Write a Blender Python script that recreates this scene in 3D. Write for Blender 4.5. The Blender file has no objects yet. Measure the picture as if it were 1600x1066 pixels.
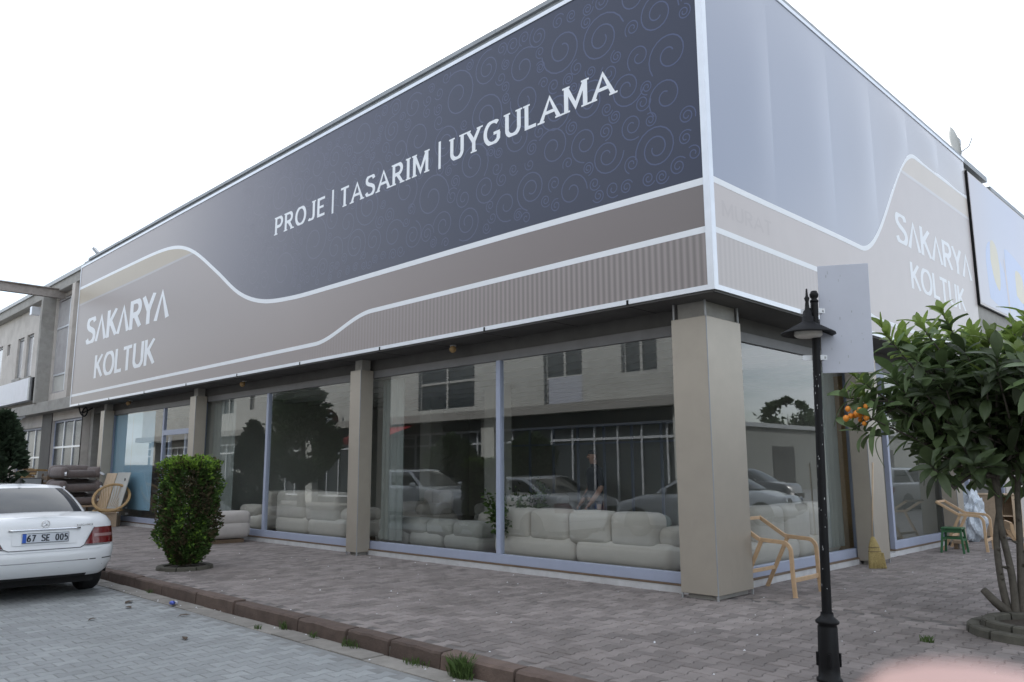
import bpy, bmesh, math, random
from mathutils import Vector, Matrix
R = math.radians
rnd = random.Random(7)
scene = bpy.context.scene
COL = scene.collection

# ---------------------------------------------------------------- camera
CAM = Vector((4.794, -8.009, 1.45)); YAW, PITCH, ROLL, FPX = .7835, .1604, -.0053, 1239.33
fwd = Vector((-math.sin(YAW)*math.cos(PITCH), math.cos(YAW)*math.cos(PITCH), math.sin(PITCH)))
rgt = Vector((math.cos(YAW), math.sin(YAW), 0)); upv = rgt.cross(fwd)
rgt, upv = rgt*math.cos(ROLL)+upv*math.sin(ROLL), upv*math.cos(ROLL)-rgt*math.sin(ROLL)
cd = bpy.data.cameras.new('camera'); cam = bpy.data.objects.new('camera', cd); COL.objects.link(cam)
cam.matrix_world = Matrix(((rgt.x, upv.x, -fwd.x, CAM.x), (rgt.y, upv.y, -fwd.y, CAM.y), (rgt.z, upv.z, -fwd.z, CAM.z), (0, 0, 0, 1)))
cd.sensor_width = 36; cd.lens = FPX/1600*36; cd.clip_start = .005; cd.clip_end = 2000
cd.dof.use_dof = True; cd.dof.focus_distance = 10.5; cd.dof.aperture_fstop = 15
scene.camera = cam
def proj(p):
    d = Vector(p)-CAM; z = d.dot(fwd)
    if z < .001: return None
    return (800+FPX*d.dot(rgt)/z, 533-FPX*d.dot(upv)/z, z)

# ---------------------------------------------------------------- sky, sun, exposure
SUN_EL, SUN_AZ = R(32), R(-38)         # behind the shop: everything in front of it lies in its shade
w = bpy.data.worlds.new('World'); scene.world = w; w.use_nodes = True
nt = w.node_tree; nt.nodes.clear(); N = nt.nodes.new; Lk = nt.links.new
out = N('ShaderNodeOutputWorld'); bg = N('ShaderNodeBackground'); bg.inputs['Strength'].default_value = .1
sky = N('ShaderNodeTexSky'); sky.sky_type = 'NISHITA'; sky.sun_disc = False
sky.sun_elevation = SUN_EL; sky.sun_rotation = SUN_AZ; sky.air_density = 1.0; sky.dust_density = 1.0; sky.ozone_density = 1.2
tc = N('ShaderNodeTexCoord'); sep = N('ShaderNodeSeparateXYZ'); Lk(tc.outputs['Generated'], sep.inputs[0])
def mth(op, a, b=None, cl=False):
    m = N('ShaderNodeMath'); m.operation = op; m.use_clamp = cl
    for i, s in enumerate((a, b)):
        if s is None: continue
        if isinstance(s, (int, float)): m.inputs[i].default_value = s
        else: Lk(s, m.inputs[i])
    return m.outputs[0]
den = mth('ADD', mth('MAXIMUM', sep.outputs[2], 0), .18)
comb = N('ShaderNodeCombineXYZ'); Lk(mth('DIVIDE', sep.outputs[0], den), comb.inputs[0]); Lk(mth('DIVIDE', sep.outputs[1], den), comb.inputs[1])
ns = N('ShaderNodeTexNoise'); ns.inputs['Scale'].default_value = 1.1; ns.inputs['Detail'].default_value = 7; ns.inputs['Roughness'].default_value = .58
Lk(comb.outputs[0], ns.inputs['Vector'])
cl = N('ShaderNodeMapRange'); cl.inputs[1].default_value = .38; cl.inputs[2].default_value = .62; cl.inputs[3].default_value = .22; cl.inputs[4].default_value = .9
Lk(ns.outputs['Fac'], cl.inputs[0])
mx = N('ShaderNodeMix'); mx.data_type = 'RGBA'; Lk(cl.outputs[0], mx.inputs[0]); Lk(sky.outputs[0], mx.inputs[6])
mx.inputs[7].default_value = (8.6, 8.95, 9.4, 1)      # thin bright overcast
Lk(mx.outputs[2], bg.inputs['Color']); Lk(bg.outputs[0], out.inputs[0])
sl = bpy.data.lights.new('sun', 'SUN'); sl.energy = 2.6; sl.angle = R(5); sl.color = (1, .965, .92)
so = bpy.data.objects.new('sun', sl); COL.objects.link(so)
sdir = Vector((math.sin(SUN_AZ)*math.cos(SUN_EL), math.cos(SUN_AZ)*math.cos(SUN_EL), math.sin(SUN_EL)))
so.rotation_euler = sdir.to_track_quat('Z', 'Y').to_euler(); so.location = (0, 0, 40)
scene.view_settings.view_transform = 'Standard'; scene.view_settings.look = 'None'
scene.view_settings.exposure = 1.12; scene.view_settings.gamma = 1
scene.cycles.max_bounces = 8; scene.cycles.transparent_max_bounces = 16; scene.cycles.glossy_bounces = 4
scene.cycles.caustics_reflective = False; scene.cycles.caustics_refractive = False
scene.cycles.use_denoising = True
scene.cycles.sample_clamp_indirect = 6

# ---------------------------------------------------------------- materials
def mat(name, col, rough=.6, var=.12, scale=6, bump=0, bscale=80, metal=0, coat=0, spec=.5, dirt=0, attr=None, objrnd=0, transl=0, sheen=0, world=False):
    m = bpy.data.materials.new(name); m.use_nodes = True; t = m.node_tree; n = t.nodes; l = t.links
    b = n['Principled BSDF']; b.inputs['Roughness'].default_value = rough; b.inputs['Metallic'].default_value = metal
    b.inputs['Specular IOR Level'].default_value = spec; b.inputs['Coat Weight'].default_value = coat; b.inputs['Coat Roughness'].default_value = .04
    c = n.new('ShaderNodeTexCoord'); no = n.new('ShaderNodeTexNoise'); no.inputs['Scale'].default_value = scale
    no.inputs['Detail'].default_value = 5; no.inputs['Roughness'].default_value = .6; gp = n.new('ShaderNodeNewGeometry').outputs['Position'] if world else c.outputs['Object']; l.new(gp, no.inputs['Vector'])
    mr = n.new('ShaderNodeMapRange'); mr.inputs[1].default_value = .25; mr.inputs[2].default_value = .75
    mr.inputs[3].default_value = 1-var; mr.inputs[4].default_value = 1+var; l.new(no.outputs['Fac'], mr.inputs[0])
    val = mr.outputs[0]
    def mul(a, bb):
        q = n.new('ShaderNodeMath'); q.operation = 'MULTIPLY'; l.new(a, q.inputs[0])
        if isinstance(bb, (int, float)): q.inputs[1].default_value = bb
        else: l.new(bb, q.inputs[1])
        return q.outputs[0]
    def rng(src, lo, hi):
        q = n.new('ShaderNodeMapRange'); l.new(src, q.inputs[0]); q.inputs[3].default_value = lo; q.inputs[4].default_value = hi; return q.outputs[0]
    if objrnd:
        oi = n.new('ShaderNodeObjectInfo'); val = mul(val, rng(oi.outputs['Random'], 1-objrnd, 1+objrnd))
    if attr:
        at = n.new('ShaderNodeAttribute'); at.attribute_name = attr[0]; val = mul(val, rng(at.outputs['Fac'], 1-attr[1], 1+attr[1]))
    vm = n.new('ShaderNodeVectorMath'); vm.operation = 'SCALE'; vm.inputs[0].default_value = col[:3]; l.new(val, vm.inputs['Scale'])
    cs = vm.outputs[0]
    if dirt:
        d = n.new('ShaderNodeTexNoise'); d.inputs['Scale'].default_value = 1.3; d.inputs['Detail'].default_value = 8; d.inputs['Roughness'].default_value = .7
        l.new(gp, d.inputs['Vector'])
        dr = n.new('ShaderNodeMapRange'); dr.inputs[1].default_value = .5; dr.inputs[2].default_value = .72; dr.inputs[4].default_value = dirt; l.new(d.outputs['Fac'], dr.inputs[0])
        mm = n.new('ShaderNodeMix'); mm.data_type = 'RGBA'; l.new(dr.outputs[0], mm.inputs[0]); l.new(cs, mm.inputs[6]); mm.inputs[7].default_value = (col[0]*.35+.01, col[1]*.32+.01, col[2]*.28+.01, 1)
        cs = mm.outputs[2]
    l.new(cs, b.inputs['Base Color'])
    if bump:
        bn = n.new('ShaderNodeTexNoise'); bn.inputs['Scale'].default_value = bscale; bn.inputs['Detail'].default_value = 4; l.new(gp, bn.inputs['Vector'])
        bp = n.new('ShaderNodeBump'); bp.inputs['Strength'].default_value = bump; bp.inputs['Distance'].default_value = .01; l.new(bn.outputs['Fac'], bp.inputs['Height']); l.new(bp.outputs[0], b.inputs['Normal'])
    if sheen: b.inputs['Sheen Weight'].default_value = sheen
    if transl:
        o = n['Material Output']; tr = n.new('ShaderNodeBsdfTranslucent'); l.new(cs, tr.inputs['Color']); ms = n.new('ShaderNodeMixShader'); ms.inputs[0].default_value = transl
        l.new(b.outputs[0], ms.inputs[1]); l.new(tr.outputs[0], ms.inputs[2]); l.new(ms.outputs[0], o.inputs['Surface'])
    return m
def glass(name, tint, ior=1.5, rough=0, wav=0):
    m = bpy.data.materials.new(name); m.use_nodes = True; t = m.node_tree; n = t.nodes; l = t.links; n.remove(n['Principled BSDF'])
    f0 = n.new('ShaderNodeFresnel'); f0.inputs['IOR'].default_value = ior; ge = n.new('ShaderNodeNewGeometry'); fr = n.new('ShaderNodeMix'); fr.data_type = 'FLOAT'
    l.new(ge.outputs['Backfacing'], fr.inputs[0]); l.new(f0.outputs[0], fr.inputs[2]); fr.inputs[3].default_value = 0
    a = n.new('ShaderNodeBsdfTransparent'); a.inputs[0].default_value = (*tint, 1); g = n.new('ShaderNodeBsdfGlossy'); g.inputs['Roughness'].default_value = rough
    g.inputs['Color'].default_value = (.93, .96, .97, 1)
    if wav:
        c = n.new('ShaderNodeTexCoord'); bn = n.new('ShaderNodeTexNoise'); bn.inputs['Scale'].default_value = .7; bn.inputs['Detail'].default_value = 1; l.new(c.outputs['Object'], bn.inputs['Vector'])
        bp = n.new('ShaderNodeBump'); bp.inputs['Strength'].default_value = wav; bp.inputs['Distance'].default_value = .02; l.new(bn.outputs['Fac'], bp.inputs['Height']); l.new(bp.outputs[0], g.inputs['Normal'])
    s = n.new('ShaderNodeMixShader'); l.new(fr.outputs[0], s.inputs[0]); l.new(a.outputs[0], s.inputs[1]); l.new(g.outputs[0], s.inputs[2]); l.new(s.outputs[0], n['Material Output'].inputs['Surface'])
    return m
M = {}
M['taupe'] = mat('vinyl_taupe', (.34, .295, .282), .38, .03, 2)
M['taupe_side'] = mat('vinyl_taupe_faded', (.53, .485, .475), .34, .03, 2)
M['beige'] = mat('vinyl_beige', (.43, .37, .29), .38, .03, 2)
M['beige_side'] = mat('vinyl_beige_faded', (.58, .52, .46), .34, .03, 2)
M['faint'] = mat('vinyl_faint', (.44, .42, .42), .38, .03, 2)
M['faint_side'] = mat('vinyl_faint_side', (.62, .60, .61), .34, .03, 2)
M['ghost'] = mat('vinyl_ghost', (.495, .452, .445), .34, .03, 2)
M['print_white'] = mat('print_white', (.80, .82, .85), .4, .03, 3)
M['alu'] = mat('aluminium_trim', (.72, .75, .80), .32, .05, 5, metal=.35)
M['frame'] = mat('window_frame_lilac', (.37, .41, .53), .42, .05, 4, dirt=.12)
M['frame_shaded'] = mat('head_rail_shaded', (.19, .19, .195), .5, .08, 4, dirt=.3)  # frame's top member: soffit shade put into a darker grey colour
M['clad'] = mat('cladding_champagne', (.40, .36, .305), .38, .05, 3, metal=.25, dirt=.1)
M['soffit'] = mat('soffit_dark', (.10, .097, .093), .7, .15, 3, dirt=.3)
M['concrete'] = mat('concrete_grey', (.34, .33, .31), .85, .15, 5, .25, 60, dirt=.4)
M['coping'] = mat('coping_grey', (.30, .32, .34), .5, .12, 4, dirt=.3)
M['plinth'] = mat('plinth_white', (.55, .55, .56), .6, .12, 9, .1, dirt=.35)
M['timber_dark'] = mat('timber_dark', (.16, .11, .07), .6, .25, 7)
M['glass'] = glass('shop_glass', (.96, .972, .967), 2.05, 0, .03)
M['pane'] = mat('far_pane', (.05, .06, .068), .25, .4, 3, spec=.3)
M['pane_pale'] = mat('pane_pale', (.46, .45, .46), .2, .2, 2, spec=1)
M['black'] = mat('black_paint', (.005, .005, .006), .5, .2, 8, .1, 120, spec=.22)
M['dark'] = mat('dark_rubber', (.014, .014, .015), .8, .2, 20)
M['steel'] = mat('galvanised_steel', (.40, .41, .42), .5, .2, 8, metal=.5, dirt=.3)
M['white_paint'] = mat('white_board', (.47, .49, .56), .45, .05, 2, dirt=.06)
M['sign_white'] = mat('sign_white', (.74, .75, .80), .5, .04, 3, dirt=.08)
M['wall_cream'] = mat('render_cream', (.56, .525, .49), .9, .1, 2.5, .15, 40, dirt=.35)
M['wall_white'] = mat('render_white', (.50, .50, .475), .9, .08, 2, .15, 40, dirt=.2)
M['wood'] = mat('raw_beech', (.56, .385, .235), .5, .12, 14, .05)
M['wood_pale'] = mat('pale_pine', (.56, .43, .30), .6, .14, 10, .05)
M['chip'] = mat('chipboard', (.36, .27, .19), .7, .15, 20)
M['green'] = mat('green_paint', (.035, .12, .05), .45, .25, 10, dirt=.2)
M['straw'] = mat('broom_straw', (.40, .31, .13), .8, .3, 60, .5, 200)
M['rattan'] = mat('rattan', (.40, .26, .12), .55, .25, 30)
M['sofa'] = mat('sofa_cream', (.54, .50, .45), .85, .06, 5, .12, 250, sheen=.2)
M['sofa_grey'] = mat('sofa_grey', (.34, .335, .31), .85, .08, 5, .12, 250, sheen=.2)
M['sofa_beige'] = mat('sofa_beige', (.46, .43, .41), .9, .08, 6, .2, 250, sheen=.2)
M['arm_brown'] = mat('upholstery_taupe', (.15, .12, .115), .9, .15, 12, .3, 200, sheen=.3)
M['plastic'] = mat('plastic_wrap', (.55, .60, .66), .2, .2, 12, .6, 30)
M['blue_film'] = mat('blue_film', (.34, .55, .72), .55, .06, 1.5)
M['red'] = mat('red_awning', (.42, .03, .04), .7, .1, 4)
M['floor_in'] = mat('showroom_floor', (.17, .16, .15), .3, .1, 3)
M['wall_in'] = mat('showroom_wall', (.45, .45, .42), .8, .05, 2)
M['ceil_in'] = mat('showroom_ceiling', (.50, .50, .48), .8, .05, 2)
M['curtain'] = mat('sheer_curtain', (.36, .39, .37), .9, .05, 3, transl=.35)
M['skin'] = mat('skin', (.55, .34, .30), .5, .06, 30)
M['skin_tan'] = mat('skin_tan', (.30, .17, .12), .55, .06, 30)
M['hair'] = mat('hair_dark', (.02, .016, .014), .6, .3, 40)
M['shirt'] = mat('shirt_black', (.018, .018, .022), .9, .2, 20)
M['pants'] = mat('trousers_grey', (.06, .065, .08), .9, .2, 20)
M['carwhite'] = mat('car_paint_white', (.74, .76, .78), .32, .015, 2, coat=.9)
M['carsilver'] = mat('car_paint_silver', (.42, .43, .45), .35, .03, 3, metal=.4, coat=.8)
M['cardark'] = mat('car_paint_dark', (.05, .052, .06), .35, .03, 3, metal=.3, coat=.8)
M['carglass'] = mat('car_glass', (.015, .02, .024), .03, .1, 2, spec=.6, coat=0)
M['carglass'].node_tree.nodes['Principled BSDF'].inputs['IOR'].default_value = 1.6; M['carglass'].node_tree.nodes['Principled BSDF'].inputs['Coat IOR'].default_value = 1.5
M['chrome'] = mat('chrome', (.75, .76, .78), .12, .04, 5, metal=1)
M['tail_red'] = mat('tail_lamp_red', (.15, .010, .013), .12, .12, 60, coat=1)
M['tail_clear'] = mat('tail_lamp_clear', (.34, .20, .20), .15, .1, 60, coat=1)
M['plate'] = mat('number_plate', (.62, .66, .72), .4, .05, 5)
M['plate_blue'] = mat('plate_blue', (.03, .11, .5), .4, .05, 5)
M['ink'] = mat('plate_ink', (.02, .025, .04), .5, .1, 5)
M['seam'] = mat('panel_gap', (.05, .052, .055), .7, .1, 5)
M['bark'] = mat('bark', (.10, .088, .072), .9, .25, 18, .6, 60)
M['leaf'] = mat('loquat_leaf', (.115, .168, .068), .5, .2, 9, .1, 30, attr=('tint', .5), objrnd=.35, transl=.28)
M['leaf_young'] = mat('loquat_young_leaf', (.22, .30, .075), .42, .15, 9, attr=('tint', .3), objrnd=.25, transl=.35)
M['thuja'] = mat('shrub_foliage', (.052, .10, .02), .7, .2, 9, attr=('tint', .6), transl=.25)
M['thuja_new'] = mat('shrub_new_growth', (.20, .33, .045), .65, .2, 9, attr=('tint', .35), transl=.35)
M['thuja_dry'] = mat('shrub_dry_foliage', (.085, .068, .03), .85, .2, 9, attr=('tint', .5))
M['conifer'] = mat('conifer_foliage', (.034, .058, .03), .8, .2, 5, attr=('tint', .5), transl=.1)
M['tree_far'] = mat('tree_foliage', (.04, .075, .025), .8, .2, 3, attr=('tint', .5), transl=.15)
M['grass'] = mat('weed_green', (.075, .125, .032), .7, .25, 20, attr=('tint', .4), transl=.25)
M['fruit'] = mat('loquat_fruit', (.75, .26, .03), .45, .2, 20)
M['kerb'] = mat('kerb_stone', (.115, .082, .068), .9, .25, 7, .5, 50, dirt=.45, objrnd=.2, world=True)
M['gutter'] = mat('gutter_concrete', (.24, .225, .205), .9, .2, 6, .4, 50, dirt=.45, objrnd=.12, world=True)
M['paver'] = mat('pavement_paver', (.262, .230, .218), .86, .16, 3, .45, 90, dirt=.38, attr=('tint', .24), objrnd=.22, world=True)
M['paver_road'] = mat('road_paver', (.325, .34, .345), .85, .14, 2, .4, 90, dirt=.2, attr=('tint', .14), objrnd=.12, world=True)
M['joint'] = mat('joint_sand', (.14, .128, .122), .95, .25, 9, .3, 90)
M['joint_road'] = mat('joint_sand_road', (.22, .225, .225), .95, .2, 9, .3, 90)
M['asphalt'] = mat('yard_asphalt', (.20, .20, .20), .9, .15, 1.5, .2, 50)
M['earth'] = mat('ground_earth', (.16, .15, .11), .95, .25, .3)
M['soil'] = mat('planter_soil', (.045, .034, .024), .95, .3, 20, .6, 60)
M['moss'] = mat('planter_concrete', (.085, .080, .064), .9, .25, 9, .4, 60, dirt=.5)
M['shed'] = mat('shed_cladding', (.17, .175, .165), .8, .1, 1)
M['terracotta'] = mat('pot_white', (.62, .62, .60), .5, .06, 5)
M['sign_brown'] = mat('sign_brown', (.10, .035, .03), .4, .1, 5)
M['lampglass'] = mat('lamp_opal', (.55, .52, .47), .35, .15, 12, dirt=.3)
M['can'] = mat('can_blue', (.10, .14, .5), .3, .2, 12, metal=.4)
M['paper'] = mat('paper_white', (.7, .71, .74), .7, .08, 8)
M['deadleaf'] = mat('dead_leaf', (.07, .05, .035), .85, .3, 30)
M['beam_rust'] = mat('beam_rusty', (.30, .27, .25), .7, .25, 6, dirt=.5)

# ---------------------------------------------------------------- builders
BASE = {}
def tag(o, label, cat, group=None):
    o['label'] = label; o['category'] = cat
    if group: o['group'] = group
    return o
def thing(name, label, cat, loc=(0, 0, 0), rz=0, group=None):
    o = bpy.data.objects.new(name, None); o.empty_display_size = .2; COL.objects.link(o)
    o.location = loc; o.rotation_euler = (0, 0, rz); return tag(o, label, cat, group)
def struct(o): o['kind'] = 'structure'; return o
def rootloc(p):
    while p and p.parent: p = p.parent
    return Vector(p.location) if p else Vector((0, 0, 0))
class MB:
    def __init__(s): s.v = []; s.f = []; s.m = []; s.mi = 0; s.attr = None
    def add(s, vs, fs):
        o = len(s.v); s.v += [tuple(p) for p in vs]
        for f in fs: s.f.append(tuple(i+o for i in f)); s.m.append(s.mi)
        return s
    def box(s, x0, x1, y0, y1, z0, z1):
        return s.add([(x0, y0, z0), (x1, y0, z0), (x1, y1, z0), (x0, y1, z0), (x0, y0, z1), (x1, y0, z1), (x1, y1, z1), (x0, y1, z1)],
                     [(0, 3, 2, 1), (4, 5, 6, 7), (0, 1, 5, 4), (1, 2, 6, 5), (2, 3, 7, 6), (3, 0, 4, 7)])
    def quad(s, *p): return s.add(p, [tuple(range(len(p)))])
    def bar(s, a, b, w, h, upd=(0, 0, 1)):
        a = Vector(a); b = Vector(b); d = (b-a).normalized(); u = Vector(upd)
        if abs(d.dot(u)) > .98: u = Vector((0, 1, 0))
        x = d.cross(u).normalized(); u = x.cross(d)
        vs = [p+x*sx*w/2+u*su*h/2 for p in (a, b) for sx, su in ((-1, -1), (1, -1), (1, 1), (-1, 1))]
        return s.add(vs, [(0, 1, 2, 3), (7, 6, 5, 4), (0, 4, 5, 1), (1, 5, 6, 2), (2, 6, 7, 3), (3, 7, 4, 0)])
    def tube(s, pts, r, n=8, cap=True):
        pts = [Vector(p) for p in pts]; k = len(pts); rs = r if isinstance(r, (list, tuple)) else [r]*k
        vs = []; ref = None
        for i, p in enumerate(pts):
            d = (pts[min(i+1, k-1)]-pts[max(i-1, 0)]).normalized()
            if ref is None: ref = Vector((0, 0, 1)) if abs(d.z) < .9 else Vector((1, 0, 0))
            x = d.cross(ref).normalized(); y = x.cross(d); ref = y
            vs += [p+(x*math.cos(a)+y*math.sin(a))*rs[i] for a in (2*math.pi*j/n for j in range(n))]
        fs = [(i*n+j, i*n+(j+1) % n, (i+1)*n+(j+1) % n, (i+1)*n+j) for i in range(k-1) for j in range(n)]
        if cap: fs += [tuple(range(n))[::-1], tuple((k-1)*n+j for j in range(n))]
        return s.add(vs, fs)
    def lathe(s, prof, n=24, o=(0, 0, 0), sx=1, sy=1):
        vs = [(o[0]+r*math.cos(2*math.pi*j/n)*sx, o[1]+r*math.sin(2*math.pi*j/n)*sy, o[2]+z) for r, z in prof for j in range(n)]
        k = len(prof)
        return s.add(vs, [(i*n+j, i*n+(j+1) % n, (i+1)*n+(j+1) % n, (i+1)*n+j) for i in range(k-1) for j in range(n)])
    def grid(s, rows):
        k = len(rows[0]); vs = [p for r in rows for p in r]
        return s.add(vs, [(i*k+j, i*k+j+1, (i+1)*k+j+1, (i+1)*k+j) for i in range(len(rows)-1) for j in range(k-1)])
    def build(s, name, mats, parent=None, smooth=False, bevel=0, world=True, subsurf=0, kind=None, seg=2):
        me = bpy.data.meshes.new(name); v = s.v
        if parent is not None and world:
            o = rootloc(parent); v = [(p[0]-o.x, p[1]-o.y, p[2]-o.z) for p in v]
        me.from_pydata(v, [], s.f)
        for m in (mats if isinstance(mats, (list, tuple)) else [mats]): me.materials.append(m if not isinstance(m, str) else M[m])
        if isinstance(mats, (list, tuple)): me.polygons.foreach_set('material_index', s.m)
        if smooth: me.polygons.foreach_set('use_smooth', [True]*len(me.polygons))
        if s.attr is not None:
            a = me.attributes.new('tint', 'FLOAT', 'FACE'); a.data.foreach_set('value', s.attr)
        me.update()
        ob = bpy.data.objects.new(name, me); COL.objects.link(ob)
        if parent is not None: ob.parent = parent
        if bevel:
            b = ob.modifiers.new('bevel', 'BEVEL'); b.width = bevel; b.segments = seg; b.limit_method = 'ANGLE'; b.angle_limit = R(40)
        if subsurf:
            b = ob.modifiers.new('sub', 'SUBSURF'); b.levels = b.render_levels = subsurf
        if kind: ob['kind'] = kind
        return ob
def boxes(name, mats, parent, *bs, bevel=0, world=True, **k):
    m = MB()
    for b in bs: m.box(*b)
    return m.build(name, mats, parent, bevel=bevel, world=world, **k)
def copy_tree(o, parent=None):
    c = o.copy(); COL.objects.link(c); c.parent = parent
    for ch in list(o.children): copy_tree(ch, c)
    return c
def rbox(name, mats, parent, c, s, r=.05, seg=3, bulge=0, rot=None, world=False):
    bm = bmesh.new(); bmesh.ops.create_cube(bm, size=1)
    for v in bm.verts: v.co = Vector((v.co.x*s[0], v.co.y*s[1], v.co.z*s[2]))
    bmesh.ops.bevel(bm, geom=bm.edges[:], offset=min(r, min(s)*.48), segments=seg, profile=.5, affect='EDGES')
    if bulge:
        bmesh.ops.subdivide_edges(bm, edges=[e for e in bm.edges if e.calc_length() > .12], cuts=3, use_grid_fill=True)
        for v in bm.verts:
            a = [max(0, 1-(2*v.co[i]/s[i])**2) for i in range(3)]
            v.co.z += (1 if v.co.z > 0 else -.3)*bulge*a[0]*a[1]; v.co.y += (1 if v.co.y > 0 else -1)*bulge*.7*a[0]*a[2]
    if rot is not None: bm.transform(rot)
    off = Vector(c)-(rootloc(parent) if world else Vector((0, 0, 0)))
    bm.transform(Matrix.Translation(off))
    me = bpy.data.meshes.new(name); bm.to_mesh(me); bm.free(); me.materials.append(M[mats] if isinstance(mats, str) else mats)
    me.polygons.foreach_set('use_smooth', [True]*len(me.polygons))
    o = bpy.data.objects.new(name, me); COL.objects.link(o); o.parent = parent; return o
def catmull(P, n=6):
    P = [Vector(p) for p in P]; out = []
    for i in range(len(P)-1):
        a, b, c, d = P[max(i-1, 0)], P[i], P[i+1], P[min(i+2, len(P)-1)]
        for k in range(n):
            t = k/n; out.append(.5*((2*b)+(c-a)*t+(2*a-5*b+4*c-d)*t*t+(3*b-a-3*c+d)*t**3))
    out.append(P[-1]); return out
def smooth(a, b, x):
    t = max(0, min(1, (x-a)/(b-a))); return t*t*(3-2*t)
def interp(pts, x):
    for (a, b), (c, d) in zip(pts, pts[1:]):
        if x <= c:
            t = max(0, (x-a)/(c-a)); t = t*t*(3-2*t); return b+(d-b)*t
    return pts[-1][1]

# ---------------------------------------------------------------- lettering made of strokes
def arc(cx, cy, rx, ry, a0, a1, n=12): return [(cx+rx*math.cos(R(a0+(a1-a0)*i/n)), cy+ry*math.sin(R(a0+(a1-a0)*i/n))) for i in range(n+1)]
S_ = [(.55, .80), (.50, .92), (.36, .985), (.19, .96), (.08, .86), (.08, .70), (.19, .59), (.38, .50), (.52, .40), (.56, .24), (.47, .08), (.30, .015), (.12, .06), (.04, .20)]
def sm(p): return [(v.x, v.y) for v in catmull([(a, b, 0) for a, b in p], 4)]
GL = {
 'S': (.62, [sm(S_)]), '^': (.66, [[(0, 0), (.31, 1), (.62, 0)]]), 'A': (.78, [[(0, 0), (.37, 1), (.74, 0)], [(.16, .34), (.58, .34)]]),
 'K': (.62, [[(.05, 0), (.05, 1)], [(.55, 1), (.07, .45)], [(.19, .58), (.58, 0)]]),
 'R': (.64, [[(.05, 0), (.05, 1)], [(.05, .955)]+arc(.30, .715, .24, .24, 90, -90)+[(.05, .475)], [(.28, .47), (.58, 0)]]),
 'Y': (.62, [[(0, 1), (.30, .46), (.30, 0)], [(.60, 1), (.30, .46)]]), 'O': (.80, [arc(.39, .5, .35, .47, 0, 360, 30)]),
 'L': (.46, [[(.05, 1), (.05, .05), (.46, .05)]]), 'T': (.62, [[(0, .95), (.60, .95)], [(.30, .95), (.30, 0)]]),
 'U': (.68, [[(.06, 1), (.06, .32)]+arc(.33, .32, .27, .28, 180, 360)+[(.60, .32), (.60, 1)]]),
 'E': (.56, [[(.52, .95), (.06, .95), (.06, .05), (.52, .05)], [(.06, .5), (.44, .5)]]),
 'P': (.60, [[(.05, 0), (.05, 1)], [(.05, .955)]+arc(.30, .70, .24, .255, 90, -90)+[(.05, .445)]]),
 'J': (.46, [[(.38, 1), (.38, .25)]+arc(.19, .22, .19, .2, 0, -150, 8)]), 'I': (.22, [[(.10, 0), (.10, 1)]]),
 'M': (.88, [[(.05, 0), (.05, 1)], [(.05, 1), (.42, .12), (.79, 1)], [(.79, 1), (.79, 0)]]),
 'G': (.80, [arc(.40, .5, .36, .47, 48, 318, 22)+[(.68, .42)], [(.44, .44), (.74, .44)]]),
 'N': (.72, [[(.05, 0), (.05, 1)], [(.05, 1), (.62, 0)], [(.62, 0), (.62, 1)]]), 'C': (.74, [arc(.38, .5, .34, .47, 48, 312, 20)]),
 '|': (.2, [[(.1, -.12), (.1, 1.12)]]), ' ': (.34, []),
 '6': (.56, [sm([(.46, .95), (.24, .80), (.09, .52), (.06, .30)])+arc(.27, .28, .21, .25, 175, -185, 20)]),
 '7': (.52, [[(.03, .95), (.47, .95), (.18, 0)]]), '0': (.56, [arc(.26, .5, .21, .47, 0, 360, 24)]),
 '5': (.54, [[(.46, .95), (.10, .95), (.08, .55)]+arc(.25, .32, .22, .28, 120, -140, 16)])}
def ribbon2d(pts, wd):
    n = len(pts); P = [Vector(p) for p in pts]; closed = n > 3 and (P[0]-P[-1]).length < 1e-4
    Lf, Rt = [], []
    for i in range(n):
        if closed: a, b = P[(i-1) % (n-1)], P[(i+1) % (n-1)]
        else: a, b = P[max(i-1, 0)], P[min(i+1, n-1)]
        d1 = (P[i]-a); d2 = (b-P[i])
        d1 = d1.normalized() if d1.length > 1e-6 else d2.normalized(); d2 = d2.normalized() if d2.length > 1e-6 else d1
        t = (d1+d2); t = t.normalized() if t.length > 1e-5 else d1
        nn = Vector((-t.y, t.x)); k = min(2.4, 1/max(.35, nn.dot(Vector((-d1.y, d1.x)))))
        Lf.append(P[i]+nn*wd/2*k); Rt.append(P[i]-nn*wd/2*k)
    return Lf, Rt
def text(mb, s, place, width, height, wd, serif=False, gap=.13, vary=None):
    adv = []; x = 0
    for ch in s: adv.append(x); x += GL[ch][0]+gap
    tot = x-gap; sx = width/tot; k = 0
    for ch, a in zip(s, adv):
        for st in GL[ch][1]:
            sts = [(st, wd if not (vary and len(st) == 2 and abs(st[0][1]-st[1][1]) < .05) else wd*vary)]
            if serif and ch not in '|O0':
                for e, q in ((0, 1), (-1, -2)):
                    ex, ey = st[e]
                    if ey in (0, 1) and abs(st[q][1]-ey) > .2: sts.append(([(ex-.15, ey*.94+.03), (ex+.15, ey*.94+.03)], .075))
            for pts, w_ in sts:
                P = [(a+px, py) for px, py in pts]
                Lf, Rt = ribbon2d(P, w_)
                lo, hi = min(0, min(p[1] for p in P)), max(1, max(p[1] for p in P))
                d = k*.00012; k += 1
                cl = lambda p: (p.x*sx, max(lo, min(hi, p.y))*height)
                mb.grid([[place(*cl(p), d) for p in Lf], [place(*cl(p), d) for p in Rt]])
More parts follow.
